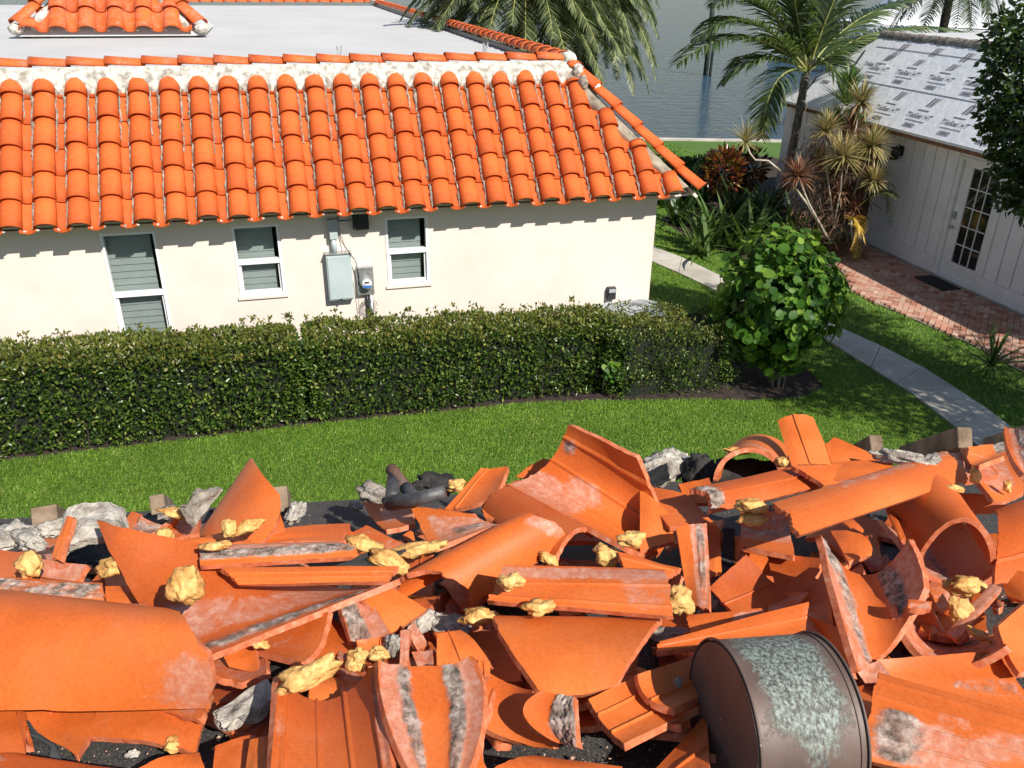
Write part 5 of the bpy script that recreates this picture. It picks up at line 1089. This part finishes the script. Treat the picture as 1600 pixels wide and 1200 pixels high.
T_('jumbled orange shard left of the broad ribbed tile',[(336,1166,.10),(394,1148,.10),(430,1180,.08),(330,1226,.08)],25,wear=(('c',.3,.7,0,.5,.5),))
T_('orange shard standing at the left side of the broad ribbed tile',[(390,1156,.13),(418,1150,.14),(424,1230,.12),(380,1230,.10)],25)
T_('small orange shards edge between the big barrel and the pale mortar slab',[(346,1020,.12),(398,1000,.14),(404,1050,.11),(358,1042,.10)],-20)
T_('dark orange chip right above the pale mortar slab',[(352,1044,.08),(392,1046,.09),(398,1062,.07),(362,1058,.06)],-10)
T_('tar-blackened tile slab at the left edge above the big barrel',[(-60,898,.27),(-60,926,.25),(163,938,.22),(160,911,.24)],16,wear=(('m',.1,1,0,1,.80),),jag=.01)
T_('pale thin tile edge lying on top of the left barrel',[(-60,926,.26),(-60,940,.24),(246,956,.24),(222,944,.24)],12,wear=(('c',0,1,0,1,.9),),nu=8)
T_('short orange tile piece behind the saddle tile',[(164,916,.19),(166,942,.17),(246,944,.18),(216,916,.19)],10)
T_('shaded orange piece in the gap left of the saddle tile',[(160,884,.12),(226,880,.13),(238,930,.12),(168,926,.10)],-20)
T_('orange tile end cut by the left edge under the mortar lumps',[(-60,838,.26),(38,861,.24),(24,899,.22),(-60,900,.22)],-30)
T_('brown dusty tile between the left foam lump and the foam wedge',[(56,871,.25),(136,882,.25),(123,908,.22),(48,898,.22)],-12,wear=(('c',0,1,0,1,.75),))
T_('thin orange tile edge leaning on the pale mortar arch',[(104,806,.34),(115,808,.34),(94,876,.26),(80,870,.26)],6,nu=8)
T_('short orange chip right of the pale mortar arch',[(186,822,.24),(206,799,.26),(222,804,.26),(204,832,.24)],-14)
T_('grey-pink inner face of a tile near the upraised saddle corner',[(205,826,.26),(221,806,.27),(277,796,.27),(226,840,.25)],-26,R=(262,820),wear=(('m',0,1,0,1,.75),('c',0,1,0,1,1)))
T_('reddish tile scrap in front of the grey mortar slab',[(272,812,.23),(312,800,.24),(310,832,.22),(262,842,.21)],-16,wear=(('c',0,1,0,1,.5),))
T_('orange tile piece under the small white mortar cap',[(398,812,.24),(436,796,.26),(446,830,.22),(404,838,.22)],20)
T_('wide orange tile spanning behind the foam row',[(436,826,.20),(546,818,.18),(552,846,.18),(440,850,.19)],10,wear=(('c',0,1,.8,1,.6),))
T_('dusky ribbed tile under the foam row',[(524,842,.18),(572,820,.19),(634,852,.17),(586,876,.16)],-18,ribs=(.5,),wear=(('c',0,1,0,1,.5),))
T_('orange tile flank between the foam row and the middle barrel',[(636,868,.17),(676,862,.18),(664,902,.15),(622,930,.14)],-20,ribs=(.6,))
T_('broad shaded tile below the open book tile',[(806,764,.22),(900,800,.18),(940,846,.16),(860,850,.14)],20)
T_('orange scrap right of the slim foam-side tile',[(1040,886,.17),(1064,898,.17),(1050,930,.13),(1034,918,.13)],-10,ribs=(.5,))
T_('orange lip of tile right of the narrow standing tile',[(1124,832,.18),(1160,838,.2),(1152,880,.15),(1128,878,.14)],-20)
T_('crescent of tile in the shade under the scabbed tile',[(1160,862,.14),(1246,876,.14),(1232,900,.10),(1176,892,.10)],-30)
T_('pale broken tile corner under the tall channel foot',[(1336,1044,.15),(1374,1032,.16),(1398,1064,.14),(1352,1068,.12)],-12,wear=(('c',0,1,0,1,1),))
T_('curved tile inside the right hollow below the tunnel',[(1404,948,.14),(1450,936,.16),(1476,1000,.10),(1420,990,.08)],-40)
T_('short tile strip bridging the channel and the right hollow',[(1420,936,.25),(1456,940,.25),(1455,952,.24),(1418,950,.24)],6,wear=(('c',0,1,0,1,.6),),nu=8)
T_('orange tile slab lying behind the tunnel of barrel tiles',[(1420,768,.24),(1560,772,.24),(1580,800,.18),(1440,806,.16)],20,jag=.03)
T_('plain orange tile below the right edge tile',[(1556,884,.18),(1640,906,.18),(1640,960,.14),(1572,930,.14)],20)
T_('orange tile tip above the copper drum rim',[(1262,960,.18),(1310,980,.20),(1330,1060,.14),(1290,1000,.12)],20)
T_('orange tile lying between the standing tile and the long ridge piece',[(1300,722,2.52),(1392,722,2.5),(1400,742,2.42),(1296,752,2.44)],12)
T_('broken reddish tile at the far right crest',[(1470,706,.40),(1530,700,.38),(1560,740,.34),(1512,752,.34)],-16,wear=(('c',0,1,0,1,.7),))
T_('low orange tile on the crest near the rafter ends',[(1060,756,.30),(1108,746,.32),(1120,784,.28),(1072,786,.26)],-10)
# half buried shards under the larger pieces
LM=[(150,1020,'the big left barrel'),(60,1160,'the black cables'),(30,850,'the far left mortar crust'),(150,830,'the pale mortar arch'),(290,930,'the saddle tile foam'),(450,930,'the saddle tile rim'),(380,790,'the sail-like tile'),(430,865,'the chalky tile'),(490,900,'the long grooved tile'),(655,860,'the orange-yellow foam slab'),(740,870,'the middle barrel'),(650,940,'the middle barrel mouth'),(700,810,'the scarred tile'),(910,760,'the open book tile'),(900,925,'the scuffed tile'),(890,1020,'the dome-like tile'),(670,1110,'the striped tile'),(515,1130,'the broad ribbed tile'),(575,1025,'the twin foam lumps'),(390,1090,'the pale mortar slab'),(800,1110,'the hollow tile'),(1010,1110,'the ribbed trough tile'),(1140,980,'the long slim tile'),(1085,885,'the narrow standing tile'),(1175,800,'the foam buns'),(1180,910,'the tilted ribbed tile'),(1360,790,'the longest ridge piece'),(1170,730,'the crest barrel'),(1360,940,'the tall channel tile'),(1495,840,'the tunnel mouth'),(1510,920,'the foam in the right hollow'),(1480,1000,'the bowl-shaped tile'),(1220,1090,'the copper drum'),(1480,1130,'the bottom right ribbed tile'),(1500,1060,'the sooty trough'),(1580,850,'the right edge tile'),(1550,740,'the chalky right plate'),(850,850,'the shaded barrel')]
g=np.random.default_rng(77); nf=0; seen=set()
def whereis(x,y):
    for d,(a_,b_,n_) in sorted(((a_-x)**2+((b_-y)*1.2)**2,(a_,b_,n_)) for a_,b_,n_ in LM)[:4]:
        dx,dy=x-a_,y-b_; v='above' if dy<0 else 'below'; hh='left' if dx<0 else 'right'
        if abs(dx)>2.2*abs(dy): w_=f'just {hh} of'
        elif abs(dy)>2.2*abs(dx): w_=f'directly {v}'
        else: w_=f'{v} and {hh} of'
        t=f'half buried tile shard {w_} {n_}'
        if t not in seen: seen.add(t); return t
    return None
for i in range(420):
    x=g.uniform(-30,1630); y=g.uniform(800,1190)
    if (x<330 and y>1090) or (720<x<1010 and y>1120) or (380<x<620 and 770<y<812): continue
    if x<560 and y<845: continue
    lb=whereis(x,y)
    if lb is None: continue
    a=g.uniform(0,6.28); s=g.uniform(42,80)*(1 if y>950 else .75); e=g.uniform(.5,1.0); h=g.uniform(.02,.10)
    q=[]
    for k,(du_,dv_) in enumerate(((-1,-1),(1,-1),(1,1),(-1,1))):
        X_=du_*s*e;Y_=dv_*s*.7; q.append((x+X_*math.cos(a)-Y_*math.sin(a),y+(X_*math.sin(a)+Y_*math.cos(a))*.75,max(.012,h+g.uniform(-.04,.05))))
    T_(lb,q,float(g.choice([-50,-30,30,60])),jag=.06,nu=12,nv=8,wear=(('c',0,1,0,1,float(g.uniform(.1,.8))),),seed=i,ribs=()); nf+=1
    if nf>=118: break
# small chips lying in the gaps
seen2=set(); nc=0
for i in range(300):
    x=g.uniform(0,1600); y=g.uniform(810,1190)
    if (x<330 and 1080<y) or (x<560 and y<850): continue
    lb=whereis(x,y)
    if lb is None: continue
    lb=lb.replace('half buried tile shard','small tile chip')
    s_=g.uniform(11,22); a=g.uniform(0,6.28); h=g.uniform(.04,.13); q=[]
    for du_,dv_ in ((-1,-.6),(1,-.8),(.8,.7),(-.7,.6)):
        X_=du_*s_*g.uniform(.6,1.2);Y_=dv_*s_*g.uniform(.5,1.1); q.append((x+X_*math.cos(a)-Y_*math.sin(a),y+X_*math.sin(a)+Y_*math.cos(a),max(.01,h+g.uniform(-.02,.02))))
    T_(lb,q,float(g.choice([-20,20,30])),jag=.08,nu=8,nv=6,wear=(('c',0,1,0,1,float(g.uniform(.2,1))),),seed=i+500,name='tile_chip'); nc+=1
    if nc>=55: break
# ---- mortar, concrete and tar pieces
def lump(label,px_,py_,h,r,mat,seed,name='mortar_chunk',cat='mortar',rot=None,amp=.35,sub=3,fr=2.2):
    c=on_deck(px_,py_,h); o=blob(name,mat,c,(r[0],r[1]*.8,r[2]*.72),None,seed,.5,4,rot or Matrix.Rotation(seed*1.1,4,'Z')@Matrix.Rotation(.25,4,'X'),fr); tag(o,label,cat,'lumps of mortar and foam in the rubble'); return o
shard('large pale arched slab of mortar at the left crest of the heap',[(86,868,.24),(204,846,.25),(196,794,.32),(100,802,.33)],120,mat='mortar_pale',th=.03,jag=.05,name='mortar_slab',cat='mortar',group='lumps of mortar and foam in the rubble',wob=.012)
shard('dark tarry hollow under the pale mortar arch',[(98,862,.10),(190,850,.10),(196,900,.07),(110,890,.06)],60,mat='tar',th=.02,jag=.08,name='shade_slab',cat='tar',group='lumps of mortar and foam in the rubble',wob=.02)  # black slab stands in for the shade in the hollow under the arch
shard('grey mortar slab leaning on the sail-like tile',[(290,792,.34),(312,769,.37),(352,763,.36),(308,820,.28)],-30,mat='mortar_grey',th=.02,jag=.06,name='mortar_slab',cat='mortar',group='lumps of mortar and foam in the rubble',wob=.01)
shard('long pale mortar slab beside the big left barrel in the foreground',[(334,1112,.10),(350,1138,.08),(436,1084,.12),(414,1060,.14)],50,mat='mortar_pale',th=.035,jag=.05,name='mortar_slab',cat='mortar',group='lumps of mortar and foam in the rubble',wob=.01)
shard('charred black felt scrap rising by the pale mortar slab',[(400,1060,.06),(440,1030,.10),(436,1110,.08),(400,1110,.05)],20,mat='tar',th=.012,jag=.06,name='felt_scrap',cat='roofing felt',group='scraps of black felt in the rubble')
shard('torn felt strip sticking out of the foam wedge in the middle',[(524,886,.26),(598,856,.28),(634,858,.27),(590,890,.25)],14,mat='tar',th=.008,jag=.07,name='felt_scrap',cat='roofing felt',group='scraps of black felt in the rubble',wob=.01)
shard('black and silver felt strip in the gap right of the narrow tile',[(1130,824,.20),(1148,826,.20),(1146,882,.15),(1128,880,.15)],-30,mat='tar',th=.006,jag=.06,name='felt_scrap',cat='roofing felt',group='scraps of black felt in the rubble',nu=12)
shard('black felt flap on the mortar chunk at the crest',[(998,738,2.72),(1042,722,2.72),(1046,748,2.6),(1004,764,2.58)],-24,mat='tar',th=.006,jag=.08,name='felt_scrap',cat='roofing felt',group='scraps of black felt in the rubble')
shard('black felt sheet under the crest barrel',[(1120,716,2.80),(1226,722,2.80),(1240,764,2.68),(1112,766,2.68)],10,mat='tar',th=.006,jag=.08,name='felt_scrap',cat='roofing felt',group='scraps of black felt in the rubble')  # upright black sheet stands in for the dark inside of the arch
for lb,x,y,h,r,mt_,sd in [
 ('pale mortar crust at the far left crest of the heap',12,838,.22,(.07,.05,.03),'mortar_pale',1),('mortar crust between the far left crust and the timber end',45,842,.22,(.07,.04,.03),'mortar_pale',2),('mortar crumbs against the left timber end',82,826,.24,(.04,.03,.035),'mortar_pale',3),
 ('small white mortar cap beside the sail-like tile',462,800,.16,(.055,.035,.035),'mortar_pale',4),('grey mortar lump behind the bent pipe',588,776,.14,(.08,.05,.05),'mortar_grey',5),
 ('big whitish mortar chunk at the crest right of the open book tile',1036,730,2.78,(.10,.07,.065),'mortar_pale',6),('dark tarry lump at the crest beside the big mortar chunk',1094,742,2.74,(.06,.06,.09),'tar',7),
 ('flaky white mortar crust on top of the longest ridge piece',1415,716,.41,(.085,.035,.028),'mortar_pale',8),('second flaky crust further right on the longest ridge piece',1450,722,.40,(.05,.03,.022),'mortar_pale',9),
 ('chalky rubble lump below the middle barrel mouth',700,978,.09,(.055,.04,.035),'mortar_pale',11),
 ('smaller chalky rubble lump left of the first, in the middle hollow',660,972,.11,(.04,.03,.025),'mortar_pale',12),('gritty mortar lump beside the standing sliver',614,1010,.17,(.022,.022,.035),'mortar_pale',13),
 ('grey mortar bit under the long slim tile',1046,996,.08,(.06,.035,.03),'mortar_grey',14),('small white rubble by the narrow standing tile foot',1104,946,.08,(.035,.03,.025),'mortar_pale',15),
 ('small grey rubble in the right hollow',1396,1000,.08,(.04,.03,.025),'mortar_grey',16),('white flat pebble on the bare felt at the bottom left',207,1178,.01,(.014,.01,.006),'mortar_pale',17),
 ('mortar lump near the foot of the grey slab',262,800,.22,(.035,.03,.02),'mortar_grey',18),('mortar rubble on the roof edge left of the bent pipe',556,790,.06,(.03,.03,.02),'mortar_grey',19),
 ('mortar piece at the right crest beside the looped fragment',1560,700,.36,(.06,.03,.02),'mortar_grey',20),('grey mortar nub on the shaded ribbed tile',1060,1066,.19,(.012,.010,.007),'mortar_grey',21)]:
    lump(lb,x,y,h,r,mt_,sd)
# ---- yellow foam adhesive
for i,(lb,x,y,h,r,an) in enumerate([
 ('bright yellow foam lump on the saddle tile',290,916,.33,(.036,.028,.040),0),('rounded foam lump at the left above the blackened slab',48,882,.29,(.032,.026,.030),.3),('foam wedge with a charred base left of the saddle tile',192,882,.26,(.062,.03,.028),.2),
 ('small foam knob near the grey-pink tile',256,836,.28,(.024,.02,.024),.9),('curled strip of foam at the crest by the second timber end',272,801,.30,(.046,.018,.014),-.1),('foam scrap at the sail tile foot, left one',358,826,.30,(.020,.018,.024),.4),
 ('pale foam scrap at the sail tile foot, right one',386,824,.30,(.042,.016,.018),.35),('pale foam chip on the left end of the chalky tile',336,853,.32,(.036,.020,.012),.1),('ragged pale foam piece at the right end of the chalky tile',568,850,.27,(.046,.026,.020),-.3),
 ('long orange-yellow foam slab right of the ragged one',652,858,.25,(.075,.028,.018),.25),('foam wedge glued to the torn felt strip',606,878,.26,(.060,.022,.024),-.4),('oval foam lump on the broad ribbed tile',482,1054,.24,(.062,.026,.024),.42),
 ('larger of the two foam lumps in the middle rubble',558,1030,.22,(.022,.020,.022),.2),('smaller of the two foam lumps in the middle rubble',592,1022,.21,(.020,.014,.014),-.1),('foam sliver below the saddle tile rim',405,1006,.16,(.020,.012,.010),-.2),
 ('foam crumb at the corner of a shard on the bare felt',270,1166,.05,(.016,.014,.016),.5),('round brown foam lump on the left end of the scuffed tile',797,908,.30,(.028,.022,.020),0),('wedge of porous foam under the scuffed tile',843,949,.25,(.038,.022,.018),.1),
 ('smooth oval foam lump left of the dome-like tile',748,963,.18,(.044,.024,.020),.1),('porous foam wedge at the right end of the scuffed tile',1064,940,.20,(.030,.022,.032),.6),('foam lump on the lower edge of the open book tile',984,842,.30,(.034,.024,.020),.1),
 ('foam lump hanging below the open book tile',948,868,.24,(.034,.026,.026),-.3),('small porous foam bit between the two barrels',856,873,.22,(.026,.018,.016),-.4),('upper foam bun of the pair on the long ridge piece',1175,792,.36,(.038,.028,.020),-.1),
 ('lower foam bun of the pair on the long ridge piece',1174,812,.33,(.036,.024,.016),.05),('yellow foam lump in the hollow below the tunnel',1508,917,.22,(.044,.028,.024),.1),('foam drip on the pale strip in the right hollow',1500,956,.19,(.024,.018,.036),.5),
 ('thin foam bead under the longest ridge piece',1488,763,.36,(.034,.014,.010),-.15),('tiny foam crumb at the end of the longest ridge piece',1524,744,.38,(.016,.014,.022),.2),('foam crumbs above the bowl-shaped tile',1530,992,.17,(.028,.016,.010),-.5),
 ('pale foam bit by the black scraps at the crest',712,758,2.60,(.030,.022,.018),.3),('foam bead along the arch of the crest barrel, left',1150,704,2.66,(.036,.012,.010),-.2),('foam bead at the foot of the crest barrel, right',1222,722,2.60,(.020,.014,.016),.1),('foam drop on the chalky right edge plate',1574,760,.30,(.012,.010,.020),0)]):
    c=on_deck(x,y,h); R_=Matrix.Rotation(-an,4,FW)@Matrix(((RT.x,FW.x,UP.x,0),(RT.y,FW.y,UP.y,0),(RT.z,FW.z,UP.z,0),(0,0,0,1)))
    o=blob('foam_lump','foam',c,(r[0],r[1],r[2]),None,30+i,.5,4,R_,1.35); tag(o,lb,'foam','lumps of mortar and foam in the rubble')
# ---- copper drum
dc=Vector(on_deck(1206,1130,1.58)); axd=(Vector((1,-.10,-.05))).normalized()
dm=empty('copper_drum',dc); tag(dm,'weathered copper half-drum roof vent with green patina lying in the foreground','roof vent')
Rr=.158; Ld=.104; zz=(DN-axd*DN.dot(axd)).normalized(); yy=zz.cross(axd)
DM=Matrix(((axd.x,yy.x,zz.x,dc.x),(axd.y,yy.y,zz.y,dc.y),(axd.z,yy.z,zz.z,dc.z),(0,0,0,1)))
def cyl(x0,x1,r,n=120,k=44,cap=True,r0=None):
    V=[];F=[]
    for i in range(k+1):
        x=x0+(x1-x0)*i/k
        for j in range(n): a=2*math.pi*j/n; V.append((x,r*math.cos(a),r*math.sin(a)))
    F=[(i*n+j,(i+1)*n+j,(i+1)*n+(j+1)%n,i*n+(j+1)%n) for i in range(k) for j in range(n)]
    return V,F
V,F=cyl(-Ld,Ld,Rr); me=npmesh('body',V,F,True)
pa=np.array([ .95*min(1,max(0,(v[2]/Rr+.05)/.8))*min(1,max(0,(v[0]+Ld*1.0)/.09))*min(1,max(0,(Ld*1.0-v[0])/.09))*(1.0 if v[1]<.13 else .9) for v in V],np.float32)
pa=np.where(np.array([v[1] for v in V])>0,pa,pa)
a=me.attributes.new('patina','FLOAT','POINT'); a.data.foreach_set('value',pa); b_=link('body',me,'weathered_copper',dm,DM)
for x,nm in ((-Ld+.004,'end_rim'),(Ld-.004,'end_rim'),(Ld-.018,'seam')):
    m=MB(); rr_=Rr+(.003 if nm=='end_rim' else .0012); m.tube([(x,rr_*math.cos(t*math.pi/36),rr_*math.sin(t*math.pi/36)) for t in range(73)],0.0026 if nm=='end_rim' else .0011,6); link(nm,m.mesh(nm,True),'weathered_copper',dm,DM)
m=MB(); m.tube([(-Ld+.006,0,0),(-Ld+.002,0,0)],[Rr-.003,Rr-.003],64); link('end_cap',m.mesh('end_cap'),'weathered_copper',dm,DM)
m=MB(); m.tube([(Ld-.006,0,0),(Ld-.002,0,0)],[Rr-.003,Rr-.003],64); link('end_cap',m.mesh('end_cap'),'weathered_copper',dm,DM)
# ---- bent pipe, cables, timber ends
def thing_tube(name,mat,label,cat,pts,rad,n=10):
    m=MB(); m.tube([on_deck(*p) for p in pts],rad,n); o=m.build(name,mat,None,True); return tag(o,label,cat)
pp=empty('bent_pipe',on_deck(625,775,.2)); tag(pp,'rusty and blackened bent pipe pieces sticking up at the crest of the heap','pipe')
for mt_,pts,r in (('rusty_pipe',[(610,732,2.72),(618,740,2.7),(634,762,2.66)],.020),('tar',[(634,762,2.66),(650,782,2.6)],.022),('tar',[(616,746,2.70),(612,790,2.60)],.024),('tar',[(612,786,2.60),(650,780,2.56),(695,768,2.54)],[.026,.022,.020])):
    m=MB(); m.tube([on_deck(*p) for p in pts],r,12); m.build('pipe','rusty_pipe' if mt_=='rusty_pipe' else 'grey_pipe',pp,True)
tag(lump('black felt wad behind the bent pipe',682,756,2.72,(.07,.05,.035),'tar',51,'felt_wad','roofing felt'),None)
cb=empty('cables',on_deck(60,1160,.02)); tag(cb,'loop of grey-black cables lying on the felt at the bottom left','cable')
for i in range(5):
    m=MB(); m.tube([on_deck(26+i*3,1120+i*6,.03),on_deck(52+i*2,1132+i*5,.028),on_deck(72+i*3,1146+i*5,.025),on_deck(82+i*3,1170+i*4,.022),on_deck(80+i*3,1200,.02)],.0048,7); m.build('cable','cable_grey',cb,True)
def timber(label,a_,b_,w_,hh):
    a=Vector(on_deck(*a_)); b=Vector(on_deck(*b_)); d=(b-a); L_=d.length; d.normalize(); up=(Vector((0,0,1))-d*d.z).normalized(); sd_=d.cross(up)
    m=MB(); m.box((0,L_/2,0),(w_/2,L_/2,hh/2)); o=m.build('timber_end','old_timber',None,False,.003)
    setw(o,Matrix(((sd_.x,d.x,up.x,a.x),(sd_.y,d.y,up.y,a.y),(sd_.z,d.z,up.z,a.z),(0,0,0,1)))); tag(o,label,'timber','timber ends sticking up at the roof edge')
timber('round-grained timber end at the far left of the roof edge',(70,812,3.0),(100,826,3.3),.085,.10)
timber('small timber end behind the curled foam strip',(246,788,3.0),(262,796,3.3),.05,.07)
timber('timber end half hidden right of the sail-like tile',(436,780,2.95),(444,792,3.25),.06,.09)
timber('sunlit square timber end between the leaning tile and the path',(1370,696,2.95),(1316,724,3.25),.045,.075)
timber('sunlit timber end beside the concrete path at the right',(1508,684,2.9),(1415,712,3.4),.05,.075)
timber('dark timber cut off by the curling tile at the right edge',(1640,672,2.9),(1545,700,3.4),.05,.075)
# small debris
g=np.random.default_rng(8); V=[];F=[]
def pebble(c,r):
    k=len(V); t=[Vector(g.normal(0,1,3)).normalized()*r*g.uniform(.6,1.2) for _ in range(6)]
    base=[Vector((1,0,0)),Vector((-1,0,0)),Vector((0,1,0)),Vector((0,-1,0)),Vector((0,0,.6)),Vector((0,0,-.6))]
    for b in base: V.append(tuple(c+b*r*g.uniform(.5,1.2)))
    for f in ((0,2,4),(2,1,4),(1,3,4),(3,0,4),(2,0,5),(1,2,5),(3,1,5),(0,3,5)): F.append(tuple(q+k for q in f))
for i in range(2600): x=g.uniform(-20,1620);y=g.uniform(790,1195); pebble(on_deck(x,y,.004),g.uniform(.0012,.004) if i%12 else g.uniform(.005,.011))
tag(link('tile_crumbs',npmesh('tile_crumbs',V,F),'crumb'),'crumbs of tile and mortar scattered over the black felt','rubble',None,'stuff')
# ---------------------------------------------------------------- settle every object in its place
I4=Matrix()
for o in list(S.objects):
    if o in (cam,so): continue
    mw=WM.get(o.name,I4)
    if o.parent is not None: o.matrix_parent_inverse=WM.get(o.parent.name,I4).inverted()
    o.matrix_basis=mw
